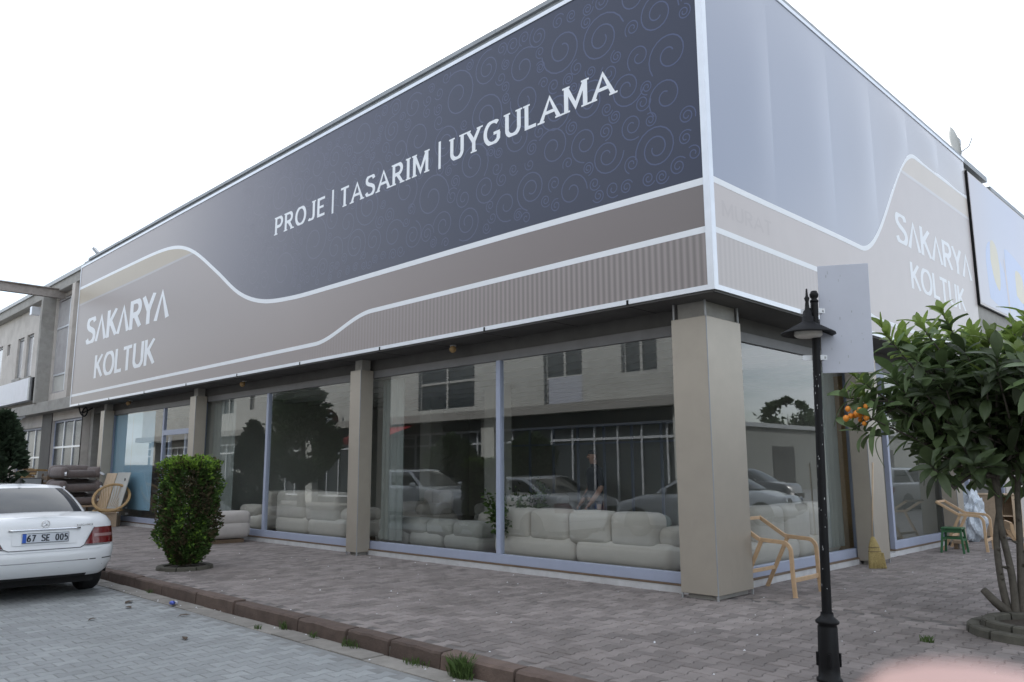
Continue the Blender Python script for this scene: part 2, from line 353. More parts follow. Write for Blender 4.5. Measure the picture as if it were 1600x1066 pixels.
# ================================================================ ground, road, pavement
def sheet(name, m, x0, x1, y0, y1, z):
    return struct(MB().quad((x0, y0, z), (x1, y0, z), (x1, y1, z), (x0, y1, z)).build(name, m))
sheet('ground', 'earth', -500, 500, -500, 500, -.19)
yard = sheet('yard', 'asphalt', 4.6, 26, -12, 120, -.165)
KY = -3.68
road = struct(boxes('road', 'joint_road', None, (-60, 4.55, -9.0, KY-.26, -.4, -.1328)))
pave = struct(boxes('pavement', 'joint', None, (-60, 4.5, KY+.15, .42, -.3, -.007), (-.6, 4.5, .42, 40, -.3, -.0072)))
struct(boxes('far_pavement', 'concrete', None, (-60, 8, -11.6, -9.0, -.3, -.01)))
# interlocking I-shaped pavers
PV, PU = .2, .14
def paver_poly(g=.004):
    a, b, L = .0825-g, .0575-g, .1-g
    return [(a, -L), (a, -.07), (b, -.03), (b, .03), (a, .07), (a, L), (-a, L), (-a, .07), (-b, .03), (-b, -.03), (-a, -.07), (-a, -L)]
def paver_geo():
    o = paver_poly(); i = [(x*.94, y*.955) for x, y in o]; n = 12
    v = [(x, y, 0) for x, y in i]+[(x, y, -.006) for x, y in o]+[(x, y, -.03) for x, y in o]
    f = [tuple(range(n))[::-1]]
    for k in (0, 1): f += [(k*n+j, k*n+(j+1) % n, (k+1)*n+(j+1) % n, (k+1)*n+j)[::-1] for j in range(n)]
    f[0] = tuple(range(n)); return v, f
PGV, PGF = paver_geo()
PGF = [tuple(f) for f in PGF]
def lay_pavers(parent, m, regions, z0, seed, jit):
    rr = random.Random(seed); cells = []
    for x0, x1, y0, y1 in regions:
        for i in range(int((x1-x0)/PU)):
            for j in range(int((y1-y0)/PV)+1):
                x = x0+(i+.5)*PU; y = y0+(j+(.5 if i % 2 else 0))*PV
                if y < y0+.09 or y > y1-.09: continue
                q = proj((x, y, z0))
                if not q or not (-260 < q[0] < 1860 and q[1] < 1330): continue
                ins = -10 < q[0] < 1610 and q[1] < 1074
                cells.append((q[2] if ins else 100+q[2], x, y))
    cells.sort()
    me = bpy.data.meshes.new('paver'); me.from_pydata(PGV, [], PGF); me.materials.append(M[m])
    for d, x, y in cells[:300]:
        o = bpy.data.objects.new('paver', me); COL.objects.link(o); o.parent = parent
        o.location = (x, y, z0+rr.uniform(-jit, jit)*.6); o.rotation_euler = (rr.gauss(0, jit*4), rr.gauss(0, jit*4), rr.gauss(0, .012))
    b = MB(); b.attr = []
    for d, x, y in cells[300:]:
        c, s = rr.uniform(-jit, jit), rr.gauss(0, .012); tx, ty = rr.gauss(0, jit*3.5), rr.gauss(0, jit*3.5); dz = rr.uniform(-jit, jit)*.5
        far = d < 100 and d > 13
        V = PGV[:24] if far else PGV; F = PGF[:13] if far else PGF
        b.add([(x+px-s*py, y+py+s*px, z0+pz+dz+tx*px+ty*py) for px, py, pz in V], F); b.attr += [rr.random()]*len(F)
    b.build('paver_field', m, parent, kind='stuff')
lay_pavers(pave, 'paver', [(-26, 4.4, KY+.16, .40), (-.5, 4.4, .40, 16)], 0, 3, .0035)
lay_pavers(road, 'paver_road', [(-24, 4.4, -8.4, KY-.27)], -.13, 5, .002)
kerb = struct(boxes('kerb', 'gutter', None, (-60, 4.55, KY+.02, KY+.14, -.4, -.06)))
x = 4.5; rr = random.Random(11); js = [-4.92, -3.93, -2.54, -1.70, -1.04, -.36, .5, 1.3, 2.2, 3.1, 4.0]
xs = sorted(js+[-4.92-.92*k-rr.uniform(0, .25) for k in range(1, 22)], reverse=True)
for a, b in zip(xs, xs[1:]):
    m = MB(); g = rr.uniform(.006, .022); h = .004+rr.uniform(-.006, .008); t = rr.uniform(-.012, .012); n = 6
    rows = []
    for k in range(n+1):     # slightly uneven, worn edges
        u = b+g+(a-b-2*g)*k/n; w1, w2 = rr.uniform(-.006, .006), rr.uniform(-.007, .004)
        rows.append([(u, KY+.15, -.06), (u, KY+.15, h), (u, KY+.02+w1, h+w2), (u, KY+t+w1, h-.018+w2), (u, KY+t-.004+w1, -.07), (u, KY-.01+t, -.22)])
    m.grid(rows); k6 = len(rows[0])
    m.f += [tuple(range(k6)), tuple(n*k6+j for j in range(k6))[::-1]]; m.m += [0, 0]
    m.build('kerb_stone', 'kerb', kerb)
gut = struct(boxes('gutter', 'joint_road', None, (-60, 4.55, KY-.26, KY+.02, -.4, -.139)))
x = 4.4
while x > -24:
    L = rr.uniform(.46, .54); z = -.126+rr.uniform(-.004, .004)
    boxes('gutter_slab', 'gutter', gut, (x-L+.008, x-.004, KY-.25, KY-.014, -.2, z), bevel=.006); x -= L

# ================================================================ corner furniture showroom
shop = thing('furniture_showroom', 'large corner furniture showroom with dark printed fascia above full height shop windows', 'building', (0, 0, 0))
Z0, Z1, FO, XL, YR = 3.455, 7.85, .30, -22.14, 10.05
# body above, roof, back walls
boxes('upper_wall', 'concrete', shop, (XL+.05, .02, .02, .3, 3.46, 7.9), (-.26, .02, .3, 10.0, 3.461, 7.901), (XL+.05, XL+.3, .3, 12, 0, 7.9), (XL+.3, -.26, 11.7, 12, 0, 7.9))
rf = boxes('roof', 'coping', shop, (XL, .25, -.24, 12.05, 7.9, 8.02))
x = -.6                                                  # worn coping sheets along the roof edge
for k in range(8):
    boxes('coping_sheet', 'coping', rf, (x-2.62, x, -.29, -.2, 7.98, 8.05+.004*(k % 3)), bevel=.004); x -= 2.626
boxes('soffit', 'soffit', shop, (XL, .29, -.29, .6, 3.40, 3.45), (-.60, .289, .6, YR, 3.4005, 3.4495))
for k in range(16):
    boxes('soffit_joint', 'black', shop, (-1.3*k-.9, -1.3*k-.888, -.28, .3, 3.397, 3.402))
boxes('soffit_joint', 'black', shop, (.27, .282, -.28, 10, 3.396, 3.403))
# ---- front fascia
fa = boxes('front_fascia', 'taupe', shop, (XL, FO-.002, -FO, -.05, Z0, Z1))
C1 = [(-22.3, 7.15), (-18, 7.13), (-15.7, 7.09), (-14.55, 6.95), (-13.6, 6.62), (-12.35, 5.92), (-11.2, 5.24), (-10.2, 4.91), (-9.0, 4.785), (-7.5, 4.765), (-3, 4.745), (.5, 4.70)]
def curve1(x):
    for k in range(len(C1)-1):
        (a, b), (c, d) = C1[k], C1[k+1]
        if x <= c or k == len(C1)-2:
            s0 = (d-C1[max(k-1, 0)][1])/(c-C1[max(k-1, 0)][0]); e = C1[min(k+2, len(C1)-1)]; s1_ = (e[1]-b)/(e[0]-a); h = c-a; t = (x-a)/h
            return (2*t**3-3*t*t+1)*b+(t**3-2*t*t+t)*h*s0+(3*t*t-2*t**3)*d+(t**3-t*t)*h*s1_
def curve2(x): return 3.76+(4.13-3.76)*smooth(-8.05, -6.25, x)
def xsr(a, b, n): return [a+(b-a)*k/n for k in range(n+1)]
X = xsr(XL+.02, FO-.03, 150)
def grad_mat(name, stops, axis, rough=.3, stripes=None, coat=0):
    m = bpy.data.materials.new(name); m.use_nodes = True; t = m.node_tree; n = t.nodes; l = t.links; b = n['Principled BSDF']
    c = n.new('ShaderNodeNewGeometry'); s = n.new('ShaderNodeSeparateXYZ'); l.new(c.outputs['Position'], s.inputs[0])
    mr = n.new('ShaderNodeMapRange'); lo, hi = stops[0][0], stops[-1][0]; mr.inputs[1].default_value = lo; mr.inputs[2].default_value = hi; l.new(s.outputs[axis], mr.inputs[0])
    cr = n.new('ShaderNodeValToRGB'); l.new(mr.outputs[0], cr.inputs[0]); el = cr.color_ramp.elements
    while len(el) < len(stops): el.new(.5)
    for e, (p, col) in zip(el, stops): e.position = (p-lo)/(hi-lo); e.color = (*col, 1)
    o = cr.outputs[0]
    if stripes:
        wv = n.new('ShaderNodeMath'); wv.operation = 'SINE'; ml = n.new('ShaderNodeMath'); ml.operation = 'MULTIPLY'; ml.inputs[1].default_value = 2*math.pi/stripes[0]; l.new(s.outputs[axis], ml.inputs[0]); l.new(ml.outputs[0], wv.inputs[0])
        fd = n.new('ShaderNodeMapRange'); fd.inputs[1].default_value = stripes[1]; fd.inputs[2].default_value = stripes[2]; fd.inputs[3].default_value = 0; fd.inputs[4].default_value = stripes[3]; l.new(s.outputs[axis], fd.inputs[0])
        a = n.new('ShaderNodeMath'); a.operation = 'MULTIPLY'; l.new(wv.outputs[0], a.inputs[0]); l.new(fd.outputs[0], a.inputs[1])
        a2 = n.new('ShaderNodeMath'); a2.operation = 'ADD'; a2.inputs[1].default_value = 1; l.new(a.outputs[0], a2.inputs[0])
        vm = n.new('ShaderNodeVectorMath'); vm.operation = 'SCALE'; l.new(o, vm.inputs[0]); l.new(a2.outputs[0], vm.inputs['Scale']); o = vm.outputs[0]
    l.new(o, b.inputs['Base Color']); b.inputs['Roughness'].default_value = rough; b.inputs['Coat Weight'].default_value = coat
    return m
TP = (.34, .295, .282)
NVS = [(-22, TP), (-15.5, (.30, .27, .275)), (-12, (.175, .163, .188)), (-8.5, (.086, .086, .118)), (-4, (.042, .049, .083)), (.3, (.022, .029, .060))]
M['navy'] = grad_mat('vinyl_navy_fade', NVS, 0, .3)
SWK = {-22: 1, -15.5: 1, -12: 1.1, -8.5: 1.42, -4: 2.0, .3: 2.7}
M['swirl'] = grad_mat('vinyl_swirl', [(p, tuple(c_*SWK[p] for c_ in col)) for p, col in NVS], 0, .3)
M['ribs'] = grad_mat('vinyl_ribbed', [(-22, TP), (-7, (.31, .27, .26)), (.3, (.26, .23, .222))], 0, .38, (.088, -9, -2, .22))
MID = grad_mat('vinyl_mid', [(-22, TP), (-9, TP), (-2, (.225, .192, .185)), (.3, (.19, .165, .16))], 0, .36); fa.data.materials[0] = MID
def strip(name, m, lo, hi, xs, yy, parent):
    b = MB(); b.grid([[(x, yy, lo(x)) for x in xs], [(x, yy, hi(x)) for x in xs]]); return b.build(name, m, parent)
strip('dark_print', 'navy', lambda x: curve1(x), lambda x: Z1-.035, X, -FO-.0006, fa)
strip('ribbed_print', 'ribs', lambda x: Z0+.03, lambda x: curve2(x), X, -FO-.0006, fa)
XB = xsr(XL+.02, -13.55, 40)
strip('beige_print', 'beige', lambda x: 6.60+.035*smooth(-18, -13, x), lambda x: max(curve1(x), 6.61+.035*smooth(-18, -13, x)), XB, -FO-.0012, fa)
strip('faint_line', 'faint', lambda x: 6.575+.035*smooth(-18, -13, x), lambda x: 6.635+.035*smooth(-18, -13, x), XB, -FO-.0016, fa)
def wave(name, fn, xs, wd, yy, parent, ax=0):
    pts = [Vector((x, fn(x))) for x in xs]; Lf, Rt = ribbon2d(pts, wd); b = MB()
    pl = (lambda p: (p.x, yy, p.y)) if ax == 0 else (lambda p: (yy, p.x, p.y))
    b.grid([[pl(p) for p in Lf], [pl(p) for p in Rt]]); return b.build(name, 'print_white', parent)
wave('white_line', curve1, xsr(XL+.03, FO-.03, 260), .085, -FO-.0024, fa)
wave('white_line', curve2, xsr(XL+.03, FO-.03, 260), .075, -FO-.0024, fa)
# swirls printed on the dark part
b = MB(); rr = random.Random(21); placed = []; k = 0; tries = 0
while tries < 20000 and len(placed) < 900:
    tries += 1; Rr = rr.choice((.50, .42, .34, .28, .24)) if tries < 1800 else rr.choice((.24, .2, .17, .14, .11, .09))
    cx, cz = rr.uniform(-11.2, .2), rr.uniform(4.8, 7.75); Rr *= 1.15+.02*cx
    if cz+Rr*1.05 > Z1-.05 or cz-Rr*1.05 < curve1(cx)+.07 or cx+Rr*1.05 > .24: continue
    if any((cx-a)**2+(cz-c)**2 < ((Rr+q)*.84)**2 for a, c, q in placed): continue
    placed.append((cx, cz, Rr)); a0 = rr.uniform(0, 6.28); sg = rr.choice((1, -1)); turns = rr.uniform(1.35, 2.1)
    n = int(16*turns)+6; P = [Vector((cx+Rr*(1-.80*(i/n)**.85)*math.cos(a0+sg*6.283*turns*i/n), cz+Rr*(1-.80*(i/n)**.85)*math.sin(a0+sg*6.283*turns*i/n))) for i in range(n+1)]
    Lf, Rt = ribbon2d(P, .013+.014*Rr); d = k*2e-6; k += 1
    b.grid([[(p.x, -FO-.0011-d, p.y) for p in Lf], [(p.x, -FO-.0011-d, p.y) for p in Rt]])
b.build('swirl_print', 'swirl', fa)
def ptext(name, s, x0, z0, wdt, h, wd, m, serif=False, **k):
    b = MB(); text(b, s, lambda u, v, d: (x0+u, -FO-.0026-d*.3, z0+v), wdt, h, wd, serif, **k); return b.build(name, m, fa)
ptext('lettering', 'S^K^RY^', -21.12, 5.24, 6.12, .80, .20, 'print_white', gap=.10)
ptext('lettering', 'KOLTUK', -20.15, 4.14, 4.45, .68, .185, 'print_white', gap=.10)
for s, a, c in (('PROJE', -9.72, -7.84), ('TASARIM', -7.32, -4.77), ('UYGULAMA', -4.22, -1.0)):
    ptext('lettering', s, a, 6.21, c-a, .375, .17, 'print_white', True, vary=.75, gap=.21)
for xx in (-7.585, -4.49): boxes('lettering', 'print_white', fa, (xx-.028, xx+.028, -FO-.003, -FO-.001, 6.17, 6.63))
# trims
boxes('top_trim', 'alu', shop, (XL-.01, FO+.012, -FO-.014, -FO+.03, Z1-.035, Z1+.025), (FO-.03, FO+.014, -FO+.031, YR, Z1-.0351, Z1+.0249))
boxes('bottom_trim', 'alu', shop, (XL-.01, FO+.012, -FO-.014, -FO+.02, Z0-.03, Z0+.028), (FO-.02, FO+.014, -FO+.021, YR, Z0-.0301, Z0+.0279))
boxes('corner_trim', 'alu', shop, (FO-.07, FO+.016, -FO-.018, -FO-.0005, Z0-.034, Z1+.028), (FO+.0005, FO+.0165, -FO-.0005, -FO+.07, Z0-.034, Z1+.028))
boxes('end_trim', 'alu', shop, (XL-.012, XL+.03, -FO-.016, -FO+.02, Z0-.032, Z1+.026))
for k in range(9): boxes('trim_joint', 'black', shop, (-.9-2.55*k, -.87-2.55*k, -FO-.019, -FO, Z0-.036, Z0+.02))
# ---- side fascia
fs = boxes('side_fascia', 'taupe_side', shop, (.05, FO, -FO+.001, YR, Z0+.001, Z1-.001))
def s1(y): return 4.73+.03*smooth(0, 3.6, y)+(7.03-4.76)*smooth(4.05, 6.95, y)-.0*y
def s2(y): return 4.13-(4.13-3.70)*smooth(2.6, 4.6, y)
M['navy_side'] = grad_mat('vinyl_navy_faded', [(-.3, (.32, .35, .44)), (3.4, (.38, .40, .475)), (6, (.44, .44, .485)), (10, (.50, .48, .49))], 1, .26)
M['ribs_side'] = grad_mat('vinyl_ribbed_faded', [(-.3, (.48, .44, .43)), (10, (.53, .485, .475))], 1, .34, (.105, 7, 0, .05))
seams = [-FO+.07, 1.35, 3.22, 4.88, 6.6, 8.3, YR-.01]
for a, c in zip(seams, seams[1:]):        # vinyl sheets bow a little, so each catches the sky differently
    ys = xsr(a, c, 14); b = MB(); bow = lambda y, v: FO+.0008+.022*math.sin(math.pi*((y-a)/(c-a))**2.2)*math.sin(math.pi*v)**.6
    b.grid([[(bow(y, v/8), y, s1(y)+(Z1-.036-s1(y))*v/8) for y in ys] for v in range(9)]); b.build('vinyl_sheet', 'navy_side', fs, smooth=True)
def stripY(name, m, lo, hi, ys, xx):
    b = MB(); b.grid([[(xx, y, lo(y)) for y in ys], [(xx, y, hi(y)) for y in ys]]); return b.build(name, m, fs)
Y = xsr(-FO+.07, YR-.01, 90)
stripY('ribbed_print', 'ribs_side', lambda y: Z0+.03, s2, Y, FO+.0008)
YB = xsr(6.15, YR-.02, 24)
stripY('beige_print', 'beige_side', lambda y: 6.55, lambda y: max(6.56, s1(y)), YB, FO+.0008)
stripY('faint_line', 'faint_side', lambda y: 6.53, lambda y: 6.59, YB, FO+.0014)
wave('white_line', s1, xsr(-FO+.07, YR-.01, 200), .075, FO+.0022, fs, 1)
wave('white_line', s2, xsr(-FO+.07, YR-.01, 140), .07, FO+.0022, fs, 1)
def stext(s, y0, z0, wdt, h, wd, m, **k):
    b = MB(); text(b, s, lambda u, v, d: (FO+.0014+d*.3, y0+u, z0+v), wdt, h, wd, **k); return b.build('lettering', m, fs)
stext('S^K^RY^', 5.66, 5.19, 4.15, .53, .18, 'print_white', gap=.10)
stext('KOLTUK', 6.20, 4.47, 3.0, .47, .17, 'print_white', gap=.10)
b = MB(); text(b, 'MURAT', lambda u, v, d: (FO+.0008+d*.2, -.04+u, 4.33+v), 1.2, .19, .16); b.build('ghost_lettering', 'ghost', fs)
# ---- pillars clad in champagne panels, on little steel feet
def pillar(name, x0, x1, y0, y1, h=3.21):
    p = boxes(name, 'clad', shop, (x0, x1, y0, y1, .055, h), bevel=.006)
    boxes('core', 'concrete', p, (x0+.06, x1-.06, y0+.06, y1-.03, .0, 3.4))
    for xx in (x0+.012, x1-.012):
        for yy in (y0+.012, y1-.012): boxes('foot', 'steel', p, (xx-.01, xx+.01, yy-.01, yy+.01, -.002, .056))
    boxes('edge_strip', 'coping', p, (x1-.006, x1+.003, y0-.003, y0+.006, .056, h-.002))
    return p
pillar('corner_pillar', -.48, 0, 0, .79)
boxes('hanger', 'steel', shop, (-.03, -.01, .01, .03, 3.2, 3.41), (-.46, -.44, .01, .03, 3.2, 3.41), (-.03, -.01, .75, .77, 3.2, 3.41))
for xx in (-6.97, -13.76, -19.95): pillar('front_pillar', xx-.33, xx, 0, .27)
pillar('side_pillar', -.27, 0, 4.50, 5.08); pillar('side_pillar', -.27, 0, 8.62, 8.98)
# ---- windows: frames and panes. front wall plane y = .33, side plane x = -.33
FT, FB = 3.21, .10
def frontwin(x0, x1, mull, trans=None, top=3.08):
    fr = boxes('window_frame', 'frame', shop, (x0, x1, .29, .37, FB, FB+.13), (x0, x0+.09, .2905, .3695, FB+.13, top), (x1-.09, x1, .2905, .3695, FB+.13, top), bevel=.004)
    boxes('head_rail', 'frame_shaded', fr, (x0, x1, .291, .369, top, FT), bevel=.004)
    xs = [x0+.09]+mull+[x1-.09]
    for m_ in mull: boxes('mullion', 'frame', fr, (m_-.045, m_+.045, .285, .372, FB+.13, top), bevel=.004)
    for k, (a, c) in enumerate(zip(xs, xs[1:])):
        a2 = a+(.045 if k else 0); c2 = c-(.045 if k < len(xs)-2 else 0)
        boxes('pane', 'glass', fr, (a2, c2, .325, .335, FB+.13, top))
    return fr
boxes('plinth', 'plinth', shop, (XL+.3, -.45, .25, .44, -.02, .082), (-.44, -.25, .44, 5.0, -.02, .0815), (-.44, -.25, 6.0, 9.0, -.02, .0815))
boxes('sill_line', 'timber_dark', shop, (XL+.3, -.45, .243, .40, .0825, .0995), (-.40, -.243, .44, 5.0, .0826, .0994), (-.40, -.243, 6.0, 9.0, .0826, .0994))
boxes('lintel', 'soffit', shop, (XL+.3, -.45, .31, .42, FT+.001, 3.401), (-.42, -.31, .42, 9.0, FT+.0012, 3.4008))
frontwin(-7.2, -.46, [-3.775]); frontwin(-14.0, -7.28, [-10.83])
fr = frontwin(-20.1, -14.08, [-16.35]); boxes('transom', 'frame', fr, (-16.305, -14.17, .286, .371, 2.37, 2.50))
boxes('door_leaf', 'frame', fr, (-16.2, -16.1, .38, .44, .24, 2.36), (-15.2, -15.1, .38, .44, .24, 2.36))
def sidewin(y0, y1, mull, top=3.08):
    fr = boxes('window_frame', 'frame', shop, (-.37, -.29, y0, y1, FB, FB+.13), (-.3695, -.2905, y0, y0+.09, FB+.13, top), (-.3695, -.2905, y1-.09, y1, FB+.13, top), bevel=.004)
    boxes('head_rail', 'frame_shaded', fr, (-.369, -.291, y0, y1, top, FT), bevel=.004)
    ys = [y0+.09]+mull+[y1-.09]
    for m_ in mull: boxes('mullion', 'frame', fr, (-.372, -.285, m_-.045, m_+.045, FB+.13, top))
    for k, (a, c) in enumerate(zip(ys, ys[1:])):
        boxes('pane', 'glass', fr, (-.335, -.325, a+(.045 if k else 0), c-(.045 if k < len(ys)-2 else 0), FB+.13, top))
sidewin(.46, 4.72, []); sidewin(6.12, 9.0, [])
boxes('side_door', 'rattan', shop, (-.95, -.36, 5.10, 5.16, .1, 2.95)); boxes('door_frame', 'frame', shop, (-.37, -.29, 5.08, 6.119, 2.96, FT))
boxes('door_threshold', 'plinth', shop, (-.45, -.24, 5.0, 6.0, -.02, .06))
# ---- inside
boxes('floor', 'floor_in', shop, (XL+.3, -.44, .44, 11.7, -.05, .06))
boxes('inner_ceiling', 'ceil_in', shop, (XL+.3, -.42, .42, 11.7, 3.30, 3.39))
for k in range(14): boxes('ceiling_beam', 'ceil_in', shop, (XL+.3, -.43, .95+.75*k, 1.09+.75*k, 3.16, 3.301))
boxes('inner_wall', 'wall_in', shop, (XL+.3, -.42, 9.0, 9.1, .06, 3.3), (-14.2, -14.1, .45, 9, .06, 3.3))
for xx, yy in ((-7.2, 3.6), (-3.6, 5.2), (-10.6, 4.6)): boxes('inner_column', 'wall_in', shop, (xx-.2, xx+.2, yy-.2, yy+.2, .06, 3.3))
def curtain(x0, x1, yy, z0=.25, z1=3.05, m='curtain'):
    b = MB(); n = int((x1-x0)/.025); b.grid([[(x0+(x1-x0)*i/n, yy+.03*math.sin(i*.9)+.012*math.sin(i*.37), z) for i in range(n+1)] for z in (z0, z1)])
    return b.build('curtain', m, shop, smooth=True)
curtain(-6.98, -6.35, .50); curtain(-13.85, -12.75, .50)
b = MB(); b.grid([[(-.52+.03*math.sin(i*.9), 4.0+.62*i/24, z) for i in range(25)] for z in (.25, 3.05)]); b.build('curtain', 'curtain', shop, smooth=True)
boxes('blue_window_film', 'blue_film', shop, (-20.0, -17.05, .345, .352, .42, 3.06))
for xx in (-18.6,): boxes('film_joint', 'pane_pale', shop, (xx-.006, xx+.006, .3425, .3445, .42, 2.98))
# glazed inner partition and a picture on the wall give the dark depth some structure
for k in range(9): boxes('partition_post', 'frame', shop, (-12.9+.9*k, -12.85+.9*k, 8.6, 8.66, .06, 2.6))
boxes('partition_rail', 'frame', shop, (-12.95, -5.6, 8.59, 8.67, 2.1, 2.15), (-12.95, -5.6, 8.59, 8.67, 2.55, 2.62))
# ---- small fittings on the building
for xx in (-4.62, -11.6, -18.3):
    t = thing('soffit_spotlight', {-4.62: 'beige spotlight under the soffit above the middle mullion', -11.6: 'small spotlight under soffit above the second window bay', -18.3: 'small spotlight under soffit near the blue window film'}[xx], 'spotlight', (xx, .12, 3.395), 0, 'spotlights under the soffit')
    m = MB(); m.lathe([(.0, 0), (.05, 0), (.05, -.02), (.0, -.02)], 14); m.build('base_plate', 'terracotta', t, world=False)
    m = MB(); m.tube([(0, 0, -.015), (0, -.02, -.05), (.05, -.06, -.075), (.12, -.11, -.09)], [.018, .035, .045, .055], 14); m.build('lamp_head', 'rattan', t, smooth=True, world=False)
t = tag(MB().tube(catmull([(XL+.35, -.15, 3.40), (XL+.45, -.12, 3.2), (XL+.6, -.05, 3.12), (XL+.72, -.02, 3.25), (XL+.66, -.06, 3.38), (XL+.5, -.1, 3.22), (XL+.8, .1, 3.36)], 8), .022, 8).build('cable_loop', 'black', smooth=True), 'black cable coil hanging below the left end of the fascia', 'cable')
# satellite dish on the roof
d = thing('satellite_dish', 'white satellite dish on thin pole above the roof edge', 'satellite dish', (-.12, 11.45, 8.02))
m = MB(); n = 20
prof = [(.0, .0), (.14, .012), (.26, .04), (.36, .08)]
m.lathe(prof, n); m.lathe([(.36, .08), (.365, .075), (.26, .03), (.14, .0), (.0, -.012)], n)
o = m.build('reflector', 'wall_white', d, smooth=True, world=False); o.rotation_euler = (0, R(74), R(22)); o.location = (-.12, -.02, .80)
MB().tube([(0, .05, 0), (0, .05, .72), (0, -.02, .80)], .02, 8).build('pole', 'steel', d, world=False)
boxes('bracket', 'steel', d, (-.05, .05, -.1, .08, .72, .86), world=False)
MB().tube([(-.02, 0, .5), (.22, 0, .62), (.3, 0, .8)], .012, 6).build('feed_arm', 'steel', d, world=False)
# ================================================================ workshop building on the left
wl = thing('workshop_building', 'weathered cream two storey workshop beyond the left end of the fascia', 'building', (-23, 0, 0))
WX0, WX1, WY = -48, XL-.02, .1
def wall_grid(mb, xs, zs, y0, y1, holes):
    for a, b in zip(xs, xs[1:]):
        for c, d in zip(zs, zs[1:]):
            if any(h[0] <= (a+b)/2 <= h[1] and h[2] <= (c+d)/2 <= h[3] for h in holes): continue
            mb.box(a, b, y0, y1, c, d)
def facade(name, m, parent, x0, x1, z0, z1, y0, y1, holes):
    xs = sorted({x0, x1}|{h[0] for h in holes}|{h[1] for h in holes}); zs = sorted({z0, z1}|{h[2] for h in holes}|{h[3] for h in holes})
    mb = MB(); wall_grid(mb, xs, zs, y0, y1, holes); return mb.build(name, m, parent)
holes = [(-26.0, -23.35, 4.1, 7.45), (-29.45, -28.55, 4.95, 6.6), (-30.75, -29.85, 5.0, 6.6), (-32.3, -31.85, 6.1, 6.55),
         (-25.3, -22.2, .9, 3.15), (-29.6, -26.4, .6, 3.0), (-36, -33, 4.6, 6.6)]
facade('wall', 'wall_cream', wl, WX0, WX1, 0, 7.55, WY, WY+.3, holes)
pr = boxes('parapet', 'concrete', wl, (WX0, WX1, WY-.28, WY+.5, 7.55, 7.95), bevel=.02)
boxes('gutter_lip', 'steel', pr, (WX0, WX1, WY-.34, WY-.285, 7.86, 7.99))
boxes('floor_slab', 'concrete', wl, (WX0, WX1, WY-.35, WY-.003, 3.42, 3.78), bevel=.01)
boxes('side_return', 'wall_cream', wl, (-23.3, -23.0, WY-.3, WY-.002, 3.8, 7.54)); boxes('side_return', 'concrete', wl, (-26.25, -26.05, WY-.42, WY-.002, 3.79, 7.54))
boxes('inner_dark', 'dark', wl, (WX0, WX1, WY+.9, WY+1, 0, 7.5))
for k, h in enumerate(holes):
    f = .07; big = h[1]-h[0] > 2 and k != 6
    nv = 3 if k == 0 else (4 if k in (4, 5) else 1)
    wf = boxes('window', 'pane_pale' if k in (0,) else ('frame' if k in (4, 5) else 'steel'), wl, (h[0], h[1], WY+.08, WY+.15, h[2], h[2]+f), (h[0], h[1], WY+.081, WY+.149, h[3]-f, h[3]), (h[0], h[0]+f, WY+.08, WY+.15, h[2]+f, h[3]-f), (h[1]-f, h[1], WY+.08, WY+.15, h[2]+f, h[3]-f))
    if k == 0:      # tall stair window
        zs = [h[2]+f, 4.75, 6.4, h[3]-f]; xs = [h[0]+f, (h[0]+h[1])/2, h[1]-f]
    elif k in (4, 5): zs = [h[2]+f, 2.25 if k == 4 else 1.95, h[3]-f]; xs = [h[0]+f+(h[1]-h[0]-2*f)*i/3 for i in range(4)]
    else: zs = [h[2]+f, h[3]-f]; xs = [h[0]+f, h[1]-f]
    for i in range(len(xs)-1):
        for j in range(len(zs)-1):
            boxes('pane', ('wall_white' if (k == 0 and j == 0) else 'pane_pale' if k in (0, 1, 2, 3, 6) else 'pane'), wf, (xs[i]+(.03 if i else 0), xs[i+1]-.03, WY+.10, WY+.115, zs[j]+(.03 if j else 0), zs[j+1]-.03))
    for i in xs[1:-1]: boxes('glazing_bar', 'alu', wf, (i-.03, i+.03, WY+.07, WY+.14, h[2]+f, h[3]-f))
    for j in zs[1:-1]: boxes('glazing_bar', 'alu', wf, (h[0]+f, h[1]-f, WY+.068, WY+.138, j-.03, j+.03))
    if k in (1, 2): boxes('sill', 'concrete', wf, (h[0]-.08, h[1]+.08, WY-.08, WY+.08, h[2]-.1, h[2]))
boxes('shop_pier', 'soffit', wl, (-26.4, -25.3, WY-.03, WY-.001, 0, 3.41)); boxes('shop_pier', 'soffit', wl, (-22.19, XL-.03, WY-.03, WY-.001, 0, 3.4))
sg = thing('blank_sign_box', 'long blank white sign box on the upper wall of the cream workshop', 'sign', (-30, -.25, 3.9))
boxes('face', 'sign_white', sg, (-34.5, -27.05, -.30, -.06, 3.95, 4.75)); boxes('end_cap', 'steel', sg, (-27.045, -26.85, -.31, -.05, 3.94, 4.76)); boxes('end_cap', 'black', sg, (-26.84, -26.7, -.25, -.06, 3.92, 4.74))
aw = thing('folded_awning', 'folded awning with pale slats under the blank sign box', 'awning', (-30, 0, 3.2))
for k in range(3): MB().bar((-33, -1.15+.33*k, 3.06+.12*k), (-27.1, -1.15+.33*k, 3.06+.12*k), .2, .04, (0, .4, 1)).build('slat', 'coping', aw)
for xx in (-27.3, -32.6): MB().bar((xx, -1.2, 3.0), (xx, -.25, 3.38), .06, .06).build('arm', 'steel', aw)
bm_ = thing('steel_outrigger_beam', 'rusty steel beam jutting out from the cream workshop wall over the street', 'beam', (-24.9, .1, 7.4))
boxes('web', 'beam_rust', bm_, (-24.92, -24.88, -4.5, .05, 7.34, 7.6)); boxes('flange', 'beam_rust', bm_, (-25.0, -24.8, -4.5, .05, 7.601, 7.63), (-25.0, -24.8, -4.5, .05, 7.31, 7.339))
